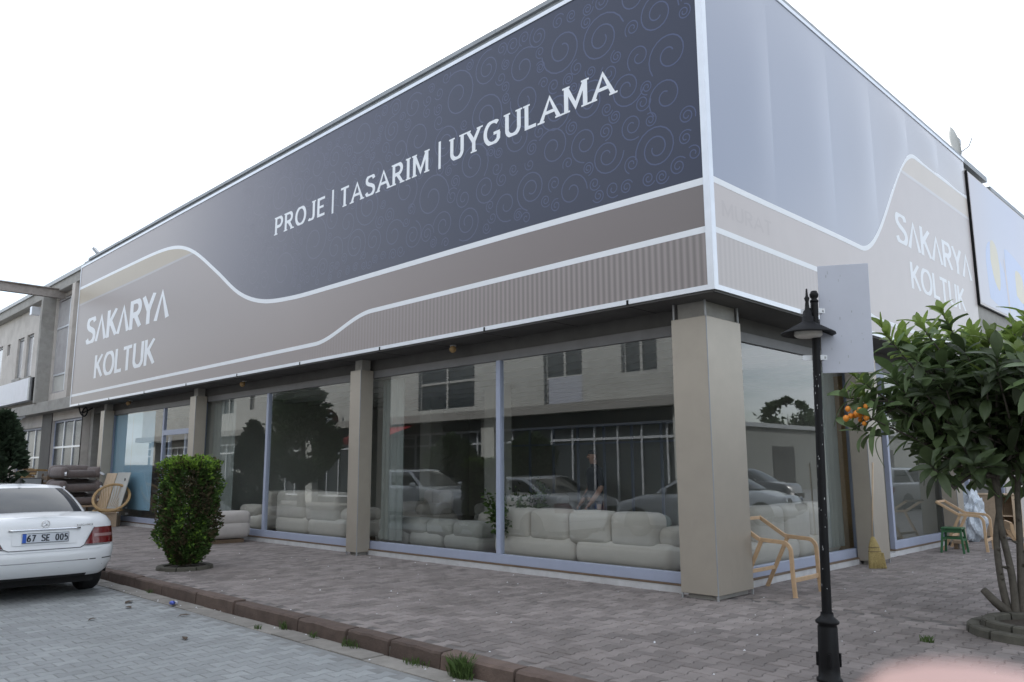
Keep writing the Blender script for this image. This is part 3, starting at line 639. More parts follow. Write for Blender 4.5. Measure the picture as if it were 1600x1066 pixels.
fl = thing('floodlight', 'small floodlight tilted on the roof edge at the left end', 'floodlight', (-21.4, -.1, 8.07))
MB().bar((.05, 0, 0), (-.05, -.02, .18), .05, .03).build('bracket', 'steel', fl, world=False); MB().bar((.05, 0, .12), (-.18, -.06, .32), .1, .08).build('housing', 'coping', fl, world=False)
ac = thing('security_camera', 'pale box camera under the workshop parapet', 'camera', (-27.6, -.05, 7.3)); boxes('housing', 'alu', ac, (-27.75, -27.5, -.3, -.02, 7.1, 7.4))

# ================================================================ neighbour on the right side
nb = thing('neighbour_shop', 'neighbouring shop with washed out printed sign behind the loquat tree', 'building', (0, 12, 0))
boxes('upper_wall', 'concrete', nb, (-1.0, .29, YR+.005, 30, 3.46, 7.7)); boxes('lower_wall', 'wall_cream', nb, (-.5, -.3, 9.02, 9.3, 0, 3.39), (-.5, -.3, 13.3, 30, 0, 3.39), (-.8, -.5, 9.3, 13.3, 2.6, 3.39))
boxes('soffit', 'soffit', nb, (-.6, .45, YR+.005, 30, 3.40, 3.458))
boxes('roof', 'coping', nb, (-14, .3, 12.06, 30, 7.7, 7.8))
boxes('shop_back', 'dark', nb, (-1.6, -1.5, 9.3, 13.3, 0, 2.6)); boxes('shop_floor', 'floor_in', nb, (-1.5, -.3, 9.3, 13.3, -.02, .03))
for yy in (9.3, 10.6, 11.95, 13.2): boxes('door_post', 'frame', nb, (-.42, -.33, yy, yy+.09, 0, 2.6))
for yy in (9.4, 12.05): boxes('pane', 'glass', nb, (-.38, -.37, yy, yy+1.15, .1, 2.55))
sb = boxes('sign_box', 'taupe_side', nb, (.301, .345, 10.10, 30, 4.76, 7.62)); boxes('sign_edge', 'black', sb, (.3, .347, 10.08, 10.099, 4.74, 7.64), (.302, .349, 10.1, 30, 4.735, 4.757))
M['nb1'] = grad_mat('vinyl_neighbour', [(10, (.50, .48, .52)), (11.8, (.48, .50, .60)), (13.5, (.46, .48, .60)), (18, (.5, .48, .5))], 1, .3)
boxes('sign_face', M['nb1'], sb, (.3455, .349, 10.13, 29.9, 4.8, 7.59))
M['nb_blue'] = mat('vinyl_pale_blue', (.40, .48, .70), .3, .04, 1.2); M['nb_yel'] = mat('vinyl_pale_yellow', (.58, .52, .37), .3, .04, 1.2); M['nb_pink'] = mat('vinyl_pale_pink', (.52, .47, .50), .3, .04, 1.2)
def blob(m, pts, d):
    P = catmull([(0, a, b) for a, b in pts+[pts[0]]], 6)[:-1]; b = MB(); b.add([(.3495+d*.2, p.y, p.z) for p in P], [tuple(range(len(P)))]); b.build('faded_print', m, sb)
blob('nb_blue', [(10.9, 5.0), (10.85, 5.9), (11.2, 6.3), (11.7, 6.2), (12.6, 5.5), (12.7, 5.0), (11.8, 4.9)], 0)
blob('nb_yel', [(11.2, 5.9), (11.35, 6.35), (11.75, 6.3), (11.9, 5.85), (11.75, 5.3), (11.4, 5.45)], .002)
blob('nb_blue', [(12.5, 5.1), (12.45, 6.1), (12.7, 6.4), (14.6, 6.0), (15.2, 5.0), (13.5, 4.95)], .003)
blob('nb_pink', [(12.35, 4.95), (12.3, 6.0), (12.42, 6.0), (12.48, 4.95)], .005)
blob('nb_yel', [(13.2, 5.4), (13.3, 6.0), (13.9, 5.9), (13.8, 5.3)], .006)

# ================================================================ what the windows reflect: across the street and across the yard
op = thing('opposite_workshops', 'pale two storey workshops across the street, reflected in the front windows', 'building', (-15, -11.5, 0))
OY = -11.5
hs = [(-20.7, -17.3, 3.8, 6.2), (-13.75, -12.0, 3.5, 6.4), (-10.4, -9.0, 4.45, 6.2), (-32.7, -29.3, 3.6, 6.95), (-35.1, -34.55, 4.65, 5.4), (-38.5, -37.0, 4.6, 6.4), (-24.6, -23.4, 4.5, 6.3), (-6.2, -4.8, 4.5, 6.2), (-2, 0, 4.5, 6.2)]
facade('upper_wall', 'wall_white', op, -50, 9, 3.45, 7.3, OY-.3, OY, hs)
boxes('parapet', 'concrete', op, (-50, 9, OY-.4, OY+.15, 7.3, 7.65)); boxes('slab', 'concrete', op, (-50, 9, OY+.002, OY+.4, 3.3, 3.6)); boxes('back', 'dark', op, (-50, 9, OY-2.0, OY-1.9, 0, 7.3)); boxes('roof', 'coping', op, (-50, 9, OY-8, OY-.31, 7.2, 7.32))
for h in hs:
    wf = boxes('window', 'wall_white', op, (h[0]+.02, h[0]+.1, OY-.2, OY-.1, h[2], h[3]), (h[1]-.1, h[1]-.02, OY-.2, OY-.1, h[2], h[3]), ((h[0]+h[1])/2-.05, (h[0]+h[1])/2+.05, OY-.2, OY-.1, h[2], h[3]), (h[0]+.1, h[1]-.1, OY-.199, OY-.101, h[2]+1.0, h[2]+1.08))
    boxes('pane', 'pane', wf, (h[0], h[1], OY-.17, OY-.15, h[2], h[3]))
boxes('window_board', 'white_paint', op, (-13.6, -12.1, OY-.12, OY-.09, 3.5, 4.55))
for xx in (-48, -42, -36, -29, -22.6, -16.6, -8.2, -2, 4): boxes('pier', 'wall_white', op, (xx-.35, xx+.35, OY-.35, OY-.01, 0, 3.3))
boxes('shop_glass', 'pane', op, (-50, 9, OY-.5, OY-.48, 0, 3.3))
for k in range(60):
    xx = -48+.95*k
    boxes('glazing_bar', 'alu', op, (xx-.035, xx+.035, OY-.48, OY-.42, .3, 2.9))
boxes('glazing_rail', 'alu', op, (-50, 9, OY-.481, OY-.415, 2.38, 2.46), (-50, 9, OY-.481, OY-.415, 2.84, 2.92), (-50, 9, OY-.481, OY-.415, .25, .33))
ra = thing('red_awning', 'red shop awning across the street, reflected in the middle window', 'awning', (-22.2, OY, 2.9))
m = MB(); m.grid([[(-23.9, OY+.01, 3.28), (-20.8, OY+.01, 3.28)], [(-23.9, OY+1.5, 2.75), (-20.8, OY+1.5, 2.75)], [(-23.9, OY+1.52, 2.5), (-20.8, OY+1.52, 2.5)]]); m.build('canvas', 'red', ra)
MB().bar((-23.8, OY, 2.7), (-23.8, OY+1.45, 2.74), .04, .04).bar((-20.9, OY, 2.7), (-20.9, OY+1.45, 2.74), .04, .04).build('arm', 'steel', ra)
ks = thing('round_wall_sign', 'round brown sign with a white K across the street, reflected in the second bay', 'sign', (-26.6, OY+.6, 3.65))
m = MB(); m.lathe([(0, -.05), (.55, -.05), (.55, .05), (0, .05)], 28); o = m.build('disc', 'sign_brown', ks, world=False); o.rotation_euler = (0, R(90), R(35)); o.scale = (1, 1, 1)
b = MB(); text(b, 'K', lambda u, v, d: (.055+d, u-.25, v-.38), .5, .76, .13); o2 = b.build('letter', 'print_white', ks, world=False); o2.rotation_euler = (0, 0, R(35))
MB().bar((0, 0, 0), (0, -.6, 0), .05, .05).build('arm', 'steel', ks, world=False)
au = thing('air_conditioner', 'white air conditioner box across the street, reflected in the second bay', 'air conditioner', (-28.5, OY+.2, 2.9)); boxes('case', 'wall_white', au, (-28.95, -28.1, OY+.01, OY+.35, 2.75, 3.28)); m = MB(); m.lathe([(.0, 0), (.2, 0), (.2, .02), (0, .02)], 20); o = m.build('fan_grille', 'dark', au, world=False); o.rotation_euler = (R(-90), 0, 0); o.location = (-.15, .155, .1)
# low shed beyond the yard
sh = thing('long_shed', 'long low grey shed beyond the yard, reflected in the side window', 'shed', (24, 40, 0))
boxes('wall', 'shed', sh, (22, 34, 2, 78, -.2, 4.3)); boxes('roof_edge', 'coping', sh, (21.7, 34.2, 1.8, 78.2, 4.3, 4.6))
for k in range(7): boxes('door', 'dark', sh, (21.97, 22.0, 6+10*k, 9.5+10*k, -.15, 3.0))
# ================================================================ cars
def spow(a, p): return math.copysign(abs(a)**p, a)
SEDAN = dict(L=4.58, hw=[.78, .83, .872, .885, .885, .885, .882, .862, .815, .765], lev=[.27, .33, .44, .56, .63, .66, .80, .92, .985, 1.01],
             xr=[.13, .06, .015, 0, .012, .045, .072, .088, .13, .20], top=[(0, .96), (.14, 1.0), (.7, 1.045), (1.3, 1.0), (3.0, .985), (3.4, .97), (4.2, .82), (4.58, .68)],
             gh=dict(b=(.66, 3.45, .70), r=(1.42, 2.72, .545), zb=1.02, zr=1.40, crown=.045), wheels=(.90, 3.66), wr=.315)
SUV = dict(L=4.48, hw=[.84, .88, .91, .92, .92, .92, .92, .90, .87, .82], lev=[.30, .36, .48, .60, .70, .74, .86, .98, 1.07, 1.10],
           xr=[.13, .06, .015, 0, .012, .03, .05, .07, .10, .14], top=[(0, 1.1), (3.0, 1.1), (3.45, 1.06), (4.1, .98), (4.48, .80)],
           gh=dict(b=(.12, 3.45, .78), r=(.45, 2.5, .62), zb=1.08, zr=1.58, crown=.05), wheels=(.86, 3.55), wr=.35)
NR, DR, NF, DF = 3.3, .42, 3.0, .62
def car(p, name, label, loc, rz, paint, group, detail=False):
    t = thing(name, label, 'car', loc, rz, group)
    lev, hws, xrs, L = p['lev'], p['hw'], p['xr'], p['L']; zb = lev[0]; zt = lev[-1]
    def lv(a, z):
        for k in range(len(lev)-1):
            if z <= lev[k+1]:
                u = max(0, (z-lev[k])/(lev[k+1]-lev[k])); return a[k]+(a[k+1]-a[k])*u
        return a[-1]
    th = [90*i/14 for i in range(15)]
    def outline(hw, xr, L_, dr, df, xf):
        pts = []
        for a in th: s = math.sin(R(a)); c = math.cos(R(a)); pts.append((xr+dr*(1-spow(c, 2/NR)), hw*spow(s, 2/NR)))
        xa, xb = xr+dr, L_-xf-df
        for k in range(1, 13): pts.append((xa+(xb-xa)*k/13, hw*(1+.012*math.sin(math.pi*k/13))))
        for a in reversed(th): s = math.sin(R(a)); c = math.cos(R(a)); pts.append((L_-xf-df*(1-spow(c, 2/NF)), hw*spow(s, 2/NF)))
        return pts
    rows = []
    for k, z in enumerate(lev):
        o = outline(hws[k], xrs[k], L, DR, DF, xrs[k]*1.3)
        zz = lambda x: zb+(z-zb)*(interp(p['top'], x)-zb)/(zt-zb)
        half = [(x, y, zz(x)) for x, y in o]; rows.append(half+[(x, -y, q) for x, y, q in reversed(half[1:-1])])
    n = len(rows[0]); m = MB()
    m.add([v for r in rows for v in r], [(i*n+j, i*n+(j+1) % n, (i+1)*n+(j+1) % n, (i+1)*n+j) for i in range(len(rows)-1) for j in range(n)])
    topr = rows[-1]; h = (n+2)//2                    # crowned top between the shoulders
    cr = []
    for j in range(h):
        a = Vector(topr[j]); b = Vector(topr[(n-j) % n]); cr.append([tuple(a.lerp(b, u/8)+Vector((0, 0, .022*(1-(2*u/8-1)**2)))) for u in range(9)])
    m.grid(cr); body = m.build('body', paint, t, smooth=True, world=False)
    bmn = bmesh.new(); bmn.from_mesh(body.data); bmesh.ops.remove_doubles(bmn, verts=bmn.verts, dist=.0005); bmesh.ops.recalc_face_normals(bmn, faces=bmn.faces); bmn.to_mesh(body.data); bmn.free()
    # greenhouse
    g = p['gh']; (bx0, bx1, bhw), (rx0, rx1, rhw) = g['b'], g['r']; ring = []; K = 7
    for k in range(K+1):
        u = k/K; e = u**1.25; s = 1-(1-u)**1.0
        x0 = bx0+(rx0-bx0)*(.75*s+.25*e); x1 = bx1+(rx1-bx1)*s; hw = bhw+(rhw-bhw)*(.5*u+.5*u**1.8); z = g['zb']+(g['zr']-g['zb'])*(1-(1-u)**1.25)
        o = outline(hw, x0, x1, .26, .40, 0); half = [(x, y, z-.02*(abs(y)/hw)**2) for x, y in o]; ring.append(half+[(x, -y, q) for x, y, q in reversed(half[1:-1])])
    GM = {k: MB() for k in ('body', 'rear', 'front', 'side')}
    nn = len(ring[0]); hh = (nn+2)//2
    for k in range(K):
        for j in range(nn):
            jj = j if j < hh-1 else nn-1-j
            if k >= K-1 or (k == 0 and 0): key = 'body'
            elif jj <= 8: key = 'rear'
            elif jj <= 12: key = 'body'
            elif jj >= 31: key = 'front'
            elif jj >= 28: key = 'body'
            elif jj in (19,): key = 'body'
            else: key = 'side'
            GM[key].quad(ring[k][j], ring[k][(j+1) % nn], ring[k+1][(j+1) % nn], ring[k+1][j])
    tr = ring[-1]; cr = []
    for j in range(hh):
        a = Vector(tr[j]); b = Vector(tr[(nn-j) % nn]); c_ = math.sin(math.pi*j/(hh-1))**.5
        cr.append([tuple(a.lerp(b, u/8)+Vector((0, 0, g['crown']*c_*(1-(2*u/8-1)**2)))) for u in range(9)])
    GM['body'].grid(cr)
    for key, nm in (('body', 'roof'), ('rear', 'rear_window'), ('front', 'windscreen'), ('side', 'side_window')):
        o = GM[key].build(nm, paint if key == 'body' else 'carglass', t, smooth=True, world=False)
        bmn = bmesh.new(); bmn.from_mesh(o.data); bmesh.ops.remove_doubles(bmn, verts=bmn.verts, dist=.0005); bmesh.ops.recalc_face_normals(bmn, faces=bmn.faces); bmn.to_mesh(o.data); bmn.free()
    boxes('underbody', 'dark', t, (.35, L-.4, -.68, .68, .17, .45), world=False)
    wr = p['wr']
    for wx in p['wheels']:
        for sy in (-1, 1):
            y1 = sy*(max(hws)-.012); y0 = sy*(max(hws)-.235); mt = MB()
            pf = [(wr*.62, 0), (wr*.93, .0), (wr, .035), (wr, .19), (wr*.93, .225), (wr*.62, .225)]
            mt.lathe(pf, 28); w_ = mt.build('wheel', 'dark', t, smooth=True, world=False); w_.rotation_euler = (R(-90)*sy, 0, 0); w_.location = (wx, y0, wr)
            mr_ = MB(); mr_.lathe([(0, .19), (wr*.2, .2), (wr*.62, .205), (wr*.62, .02)], 20); mr_.build('rim', 'steel', w_, smooth=True, world=False)
            # dark wheel opening on the flank
            ma = MB(); ma.add([(wx+math.cos(a)*wr*1.14, sy*(max(hws)+.013), wr+math.sin(a)*wr*1.14) for a in [math.pi*1.12*q/20-.06*math.pi for q in range(21)]], [tuple(range(21))]); ma.build('wheel_arch', 'dark', t, world=False)
    def SX(y, z, off=0):
        hw = lv(hws, z); return lv(xrs, z)+DR*(1-max(0, 1-(abs(y)/hw)**NR)**(1/NR))-off
    def patch(nm, mm, fn, n1, n2, par=t, off=.006, sub=None):
        mb = MB(); mb.grid([[(SX(*fn(u/n1, v/n2), off), *fn(u/n1, v/n2)) for u in range(n1+1)] for v in range(n2+1)]); return mb.build(nm, mm, par, smooth=True, world=False)
    def line(nm, mm, pts, wd, off=.004):
        P = []
        for a, b in zip(pts, pts[1:]):
            for q in range(8): P.append((a[0]+(b[0]-a[0])*q/8, a[1]+(b[1]-a[1])*q/8))
        P.append(pts[-1]); Lf, Rt = ribbon2d(P, wd); mb = MB(); mb.grid([[(SX(q.x, q.y, off), q.x, q.y) for q in Lf], [(SX(q.x, q.y, off), q.x, q.y) for q in Rt]]); return mb.build(nm, mm, t, world=False)
    if not detail:
        zc = lev[6]
        for sy in (-1, 1):
            patch('tail_light', 'tail_red', lambda u, v: (sy*(.55+.30*u), zc-.08+.17*v), 8, 4)
            mb = MB(); mb.lathe([(0, 0), (.1, 0), (.09, .03), (0, .04)], 14); o = mb.build('headlight', 'chrome', t, world=False); o.rotation_euler = (0, R(70), R(25*sy)); o.location = (L-.2, sy*.62, .68*zt/1.0)
            rbox('mirror', paint, t, (2.95, sy*(bhw+.13), g['zb']+.05), (.12, .2, .13), .05)
        boxes('grille', 'dark', t, (L-.10, L-.005, -.45, .45, .42, .62), world=False)
        boxes('number_plate', 'plate', t, (-.025, .005, -.26, .26, .70, .81), world=False)
        return t
    # ---------- the near car: rear end in full (local +y is the left of the picture once turned round)
    for sy in (-1, 1):
        inn = lambda v: .46+.115*v
        tl = patch('tail_light', 'tail_red', lambda u, v: (sy*(inn(v)+(.862-.02*v-inn(v))*u), .665+.205*v), 14, 8, off=.008)
        patch('clear_band', 'tail_clear', lambda u, v: (sy*(.575+.285*u-.0*v), .752+.036*v), 10, 2, tl, .012)
        line('lamp_gap', 'seam', [(sy*.452, .66), (sy*.575, .875)], .008, .010)
        line('bumper_gap', 'seam', [(sy*.45, .655), (sy*.80, .652)], .008)
        line('reflector_strip', 'seam', [(sy*.52, .478), (sy*.60, .478)], .012); line('reflector_strip', 'seam', [(sy*.68, .478), (sy*.82, .482)], .012)
        line('chrome_trim', 'chrome', [(-.50, .478), (.50, .478)], .010) if sy == 1 else None
    line('lid_gap', 'seam', [(-.45, .655), (-.40, .632), (.40, .632), (.45, .655)], .009)
    line('bumper_fold', 'carwhite', [(-.80, .615), (.80, .615)], .012, .010)
    line('bumper_line', 'seam', [(-.70, .40), (.70, .40)], .005, .003)
    patch('plate_recess', 'carwhite', lambda u, v: (-.36+.72*u, .69+.17*v), 6, 3, off=.003)
    ch = MB(); ch.tube([(SX(y, .872, .012), y, .872) for y in [-.40+.8*i/16 for i in range(17)]], .013, 8); ch.build('chrome_strip', 'chrome', t, smooth=True, world=False)
    pl = boxes('number_plate', 'plate', t, (-.012+.05, .075, -.26, .26, .718, .832), world=False, bevel=.004); xf = .0365
    boxes('blue_band', 'plate_blue', pl, (xf-.0015, xf+.002, .215, .257, .722, .828), world=False)
    boxes('plate_rim', 'ink', pl, (xf-.001, xf+.003, -.26, .26, .829, .8335), (xf-.001, xf+.003, -.26, .26, .7165, .721), (xf-.001, xf+.003, -.2605, -.256, .721, .829), world=False)
    for s, a, wdt in (('67', .207, .092), ('SE', .048, .092), ('005', -.108, .140)):
        b = MB(); text(b, s, lambda u, v, d: (xf-.003-d*.3, a-u, .735+v), wdt, .080, .20); b.build('plate_lettering', 'ink', pl, world=False)
    em = MB()
    ex = SX(0, .935, .01); em.tube([(ex, .043*math.cos(a), .935+.043*math.sin(a)) for a in [2*math.pi*i/24 for i in range(25)]], .005, 6)
    for a in (90, 210, 330): em.tube([(ex, 0, .935), (ex, .04*math.cos(R(a)), .935+.04*math.sin(R(a)))], [.008, .002], 6)
    em.build('star_emblem', 'chrome', t, world=False)
    b = MB(); text(b, 'ELEGANCE', lambda u, v, d: (SX(-.36-u, .9, .008)-d*.3, -.36-u, .896+v), .20, .022, .17); b.build('badge', 'chrome', t, world=False)
    fin = MB(); fin.add([(1.62, 0, 1.435), (1.44, 0, 1.437), (1.40, 0, 1.49), (1.46, 0, 1.50), (1.62, .02, 1.435), (1.40, .022, 1.43), (1.62, -.02, 1.435), (1.40, -.022, 1.43)], [(0, 4, 5, 2, 3), (0, 3, 2, 7, 6)]); fin.build('roof_antenna', 'black', t, world=False)
    ex_ = MB().tube([(.06, .55, .25), (.3, .55, .25)], .035, 12).build('exhaust_pipe', 'dark', t, world=False)
    line('bumper_skirt', 'dark', [(-.52, .285), (.52, .285)], .035, .004)
    return t
car(SEDAN, 'white_sedan', 'white sedan with plate 67 SE 005 parked at the left edge', (-6.40, -4.945, -.13), math.pi, 'carwhite', None, True)
car(SUV, 'parked_suv', 'white SUV parked across the street, reflected left of the middle mullion', (-17.6, -7.7, -.13), R(4), 'carwhite', 'cars seen only as reflections')
car(SEDAN, 'parked_sedan', 'silver sedan across the street, reflected above the cream sofa', (-12.9, -8.2, -.13), R(2), 'carsilver', 'cars seen only as reflections')
car(SEDAN, 'parked_sedan', 'white sedan across the street, reflected beside the corner pillar', (-3.1, -8.1, -.13), R(178), 'carwhite', 'cars seen only as reflections')
car(SEDAN, 'parked_sedan', 'white sedan in the yard, reflected in the side window above the sofa', (9.4, 13.2, -.16), R(170), 'carwhite', 'cars seen only as reflections')
car(SUV, 'parked_suv', 'dark SUV in the yard, reflected in the side window near the shed', (13.6, 22.5, -.16), R(175), 'cardark', 'cars seen only as reflections')
car(SUV, 'parked_suv', 'silver SUV in the yard, reflected in the window past the side door', (5.4, 20.0, -.16), R(100), 'carsilver', 'cars seen only as reflections')

# ================================================================ foliage helpers
def leafcloud(name, mats, parent, pts, size, seed, fold=.25, aspect=.5, up=.3):
    """pts: (position, outward normal, material index, tint) -> folded leaf quads"""
    rr = random.Random(seed); b = MB(); b.attr = []
    for p, nrm, mi, tint in pts:
        d = (Vector(nrm)+Vector((rr.gauss(0, .55), rr.gauss(0, .55), rr.gauss(0, .45)+up))).normalized()
        s = d.cross(Vector((rr.gauss(0, 1), rr.gauss(0, 1), rr.gauss(0, 1)))).normalized(); k = d.cross(s)
        L = size*rr.uniform(.6, 1.35); w_ = L*aspect; p = Vector(p); b.mi = mi
        b.add([p, p+d*L*.5+s*w_*.5+k*w_*fold, p+d*L, p+d*L*.5-s*w_*.5+k*w_*fold], [(0, 1, 2), (0, 2, 3)]); b.attr += [min(1, max(0, tint+rr.gauss(0, .15)))]*2
    return b.build(name, mats, parent, world=False)
def bumpy(u, v, seed, amp): return 1+amp*(math.sin(u*5+seed)*math.sin(v*4+seed*2)+.6*math.sin(u*11+seed*3)*math.sin(v*9+1)+.4*math.sin(u*23)*math.sin(v*19+seed))
# ---- clipped shrub beside the kerb
sh_ = thing('clipped_shrub', 'clipped block shaped evergreen shrub standing on the pavement near the white sedan', 'shrub', (-7.42, -2.76, 0))
rr = random.Random(5); pts = []; ca, sa = math.cos(R(12)), math.sin(R(12))
for k in range(26000):
    z = rr.uniform(.08, 1.60); depth = rr.random()**2.2
    zt_ = (z-.08)/1.52; hw = .345*min(1, .40+zt_*2.3)*(1-.05*max(0, zt_-.75)/.25)
    a = rr.uniform(0, 2*math.pi); c, s = math.cos(a), math.sin(a); q = 1/max(abs(c), abs(s)); q = q**.8
    rad = hw*q*bumpy(a, z*3, 1.3, .12)*(1-.55*depth)
    if rr.random() < .16:       # top face
        z = 1.56+rr.uniform(-.06, .05)*bumpy(a, 1, 2, .6); rad *= math.sqrt(rr.random()); nrm = (c*.3, s*.3, 1)
    else: nrm = (c, s, .15)
    x, y = rad*c, rad*s
    patchv = math.sin(a*3.1+z*4.3)+math.sin(a*7.3-z*9.1)+.7*math.sin(a*13+z*17)
    mi = 0
    if z > 1.47 and depth < .4 and rr.random() < .6: mi = 1
    elif depth < .12 and patchv > 1.15 and rr.random() < .4: mi = 1
    elif patchv < -.15 or depth > .5: mi = 2 if rr.random() < .62 else 0
    pts.append(((x*ca-y*sa, x*sa+y*ca, z), (nrm[0]*ca-nrm[1]*sa, nrm[0]*sa+nrm[1]*ca, nrm[2]), mi, .5+.2*patchv))
for k in range(40):                    # stray shoots above the clipped top
    a, q = rr.uniform(0, 6.28), rr.uniform(.1, .33)
    for j in range(14): pts.append(((q*math.cos(a)+rr.gauss(0, .012), q*math.sin(a)+rr.gauss(0, .012), 1.56+.010*j*rr.random()), (0, 0, 1), 1, .7))
leafcloud('foliage', ['thuja', 'thuja_new', 'thuja_dry'], sh_, pts, .052, 9, aspect=.55)
tr = MB()
for k in range(9):
    a = k*.7; tr.tube([(.05*math.cos(a), .05*math.sin(a), 0), (.07*math.cos(a), .07*math.sin(a), .25), (.25*math.cos(a+.4), .25*math.sin(a+.4), .8), (.3*math.cos(a+.6), .3*math.sin(a+.6), 1.4)], [.03, .025, .018, .006], 6)
tr.build('trunk', 'bark', sh_, world=False)
def ring_planter(label, loc, r, h, m='moss', w_=.1, n=14, half=None):
    t = thing('planting_ring', label, 'planting ring', loc)
    for k in range(n):
        a0, a1 = 2*math.pi*k/n+.02, 2*math.pi*(k+1)/n-.02; b = MB(); rows = []
        for q in range(4):
            a = a0+(a1-a0)*q/3; c, s = math.cos(a), math.sin(a); rows.append([(rad*c, rad*s, z) for rad, z in ((r-w_, -.02), (r-w_, h-.01), (r-w_+.015, h), (r-.015, h), (r, h-.012), (r+.01, -.02))])
        b.grid(rows); k6 = 6; b.f += [tuple(range(k6)), tuple(3*k6+j for j in range(k6))[::-1]]; b.m += [0, 0]; b.build('edging_stone', m, t, world=False)
    b = MB(); b.lathe([(0, h*.65), (r-w_*1.0, h*.55)], 20); b.build('soil', 'soil', t, world=False); return t
ring_planter('low stone edging ring round the foot of the clipped shrub', (-7.42, -2.76, 0), .40, .055, n=9)
# ---- loquat tree
TX, TY = 2.66, .72
ring_planter('low concrete edging ring round the loquat trunks', (2.98, .37, 0), .48, .12, w_=.10, n=10)
ring_planter('outer dark stone ring round the loquat planting ring', (2.98, .37, 0), .60, .07, 'moss', .115, n=12)
lt = thing('loquat_tree', 'loquat tree with several bare trunks and broad leathery leaves at the right edge', 'tree', (TX, TY, .04))
tr = MB(); rr = random.Random(31); tips = []
trunks = [[(-.03, .02, 0), (-.07, -.01, .35), (-.075, -.01, .75), (-.03, .05, 1.1), (-.06, .05, 1.5)], [(.02, .0, 0), (.015, .02, .4), (-.03, .0, .85), (-.045, .03, 1.2), (-.10, .05, 1.5)],
          [(.06, .04, 0), (.08, .07, .45), (.10, .10, .9), (.11, .12, 1.2), (.15, .18, 1.55)], [(.10, .07, 0), (.13, .11, .5), (.19, .16, 1.0), (.26, .24, 1.55)]]
for q in trunks: tr.tube(catmull(q, 5), [.036-.0008*i for i in range(21)][:len(catmull(q, 5))], 9)
tr.tube([(-.02, 0, .05), (-.12, -.07, .16), (-.20, -.12, .27)], [.045, .04, .033], 8)
for q in trunks:
    for k in range(3):
        c = Vector(q[1]).lerp(Vector(q[2]), rr.random()); tr.tube([c, c+Vector((rr.gauss(0, .05), -.05, .03))], [.02, .008], 6)
tr.build('trunk', 'bark', lt, smooth=True, world=False)
br = MB(); CC = Vector((.05, .10, 2.06)); RX, RY, RZ = 1.18, 1.2, .90
def in_crown(p):
    q = p-CC; return (q.x/RX)**2+(q.y/RY)**2+(q.z/RZ)**2
for k in range(225):
    for _ in range(60):
        a = rr.uniform(0, 6.283); e = math.asin(rr.uniform(-.9, 1)); rad = rr.uniform(.38, 1.03)*(1+.2*math.sin(a*4+e*5)+.12*math.sin(a*9+e*3))
        p = CC+Vector((RX*math.cos(a)*math.cos(e), RY*math.sin(a)*math.cos(e), RZ*math.sin(e)))*rad
        if all((p-q).length > .13 for q, _ in tips): break
    else: continue
    st = Vector(rr.choice(trunks)[-1])+Vector((rr.gauss(0, .05), rr.gauss(0, .05), rr.uniform(-.2, .2)))
    mid = st.lerp(p, .55)+Vector((0, 0, -.10+rr.gauss(0, .06)))
    br.tube([st, mid, p], [.017, .011, .006], 5, False); tips.append((p, (p-mid).normalized()))
# the long low shoot on the left that carries the fruit
SIDE = [Vector((-1.02, -.42, 2.02)), Vector((-1.2, -.5, 2.12)), Vector((-1.12, -.55, 1.80))]
for p in SIDE: br.tube([Vector((-.2, .05, 1.75)), Vector((-.7, -.25, 2.05)), p], [.016, .012, .006], 5, False); tips.append((p, Vector((-.8, -.3, .3)).normalized()))
br.build('branch', 'bark', lt, smooth=True, world=False)
def leaf_mesh(name, m, dr=.16, fl=.012, bend=0):
    b = MB(); rows = []; n = 7
    for i in range(n+1):
        t = i/n; w_ = .046*math.sin(math.pi*(.04+t*.94)**1.45)**.8 if 0 < i < n else .004
        z = .05*t-dr*t*t; x = t*.215
        y0 = bend*t*t; rows.append([(x, y0-w_, z+fl), (x, y0-w_*.5, z+.002), (x, y0, z-.004), (x, y0+w_*.5, z+.002), (x, y0+w_, z+fl)])
    b.grid(rows); me = bpy.data.meshes.new(name); me.from_pydata(b.v, [], b.f); me.materials.append(M[m]); me.polygons.foreach_set('use_smooth', [True]*len(me.polygons)); me.update(); return me, b
VAR = ((.16, .012, 0), (.09, .02, .03), (.24, .004, -.03), (.05, -.004, .02))
LMs = [leaf_mesh('leaf', 'leaf', *v) for v in VAR]; LYs = [leaf_mesh('leaf', 'leaf_young', *v) for v in VAR]; leaves = []
for p, d in tips:
    young = p.z > 2.5 or (rr.random() < .12 and p.z > 2.0); nl = rr.randint(9, 14); a0 = rr.random()*6.28
    axis = (d*.6+Vector((0, 0, 1))*.55).normalized(); s = axis.orthogonal().normalized(); k_ = axis.cross(s)
    for i in range(nl):
        a = a0+i*2.4; el = R(66-92*i/nl+rr.gauss(0, 9)) if not young else R(78-72*i/nl+rr.gauss(0, 9))
        dirv = ((s*math.cos(a)+k_*math.sin(a))*math.cos(el)+axis*math.sin(el)).normalized()
        z_ = (axis-dirv*axis.dot(dirv)); z_ = z_.normalized() if z_.length > .05 else s; y_ = z_.cross(dirv)
        sc = rr.uniform(.75, 1.25)*(.85 if young and i < 4 else 1)
        leaves.append((Matrix(((dirv.x, y_.x, z_.x, 0), (dirv.y, y_.y, z_.y, 0), (dirv.z, y_.z, z_.z, 0), (0, 0, 0, 1))), p-d*.02*i, sc, young and i < 7))
def wd(l): q = proj(l[1]+Vector((TX, TY, .04))); return q[2] if q and q[0] < 1610 else 99
leaves.sort(key=wd)
for Mx, p, sc, y in leaves[:300]:
    o = bpy.data.objects.new('leaf', rr.choice(LYs if y else LMs)[0]); COL.objects.link(o); o.parent = lt
    o.matrix_basis = Matrix.Translation(p) @ Mx @ Matrix.Scale(sc, 4)
cb = MB(); cb.attr = []
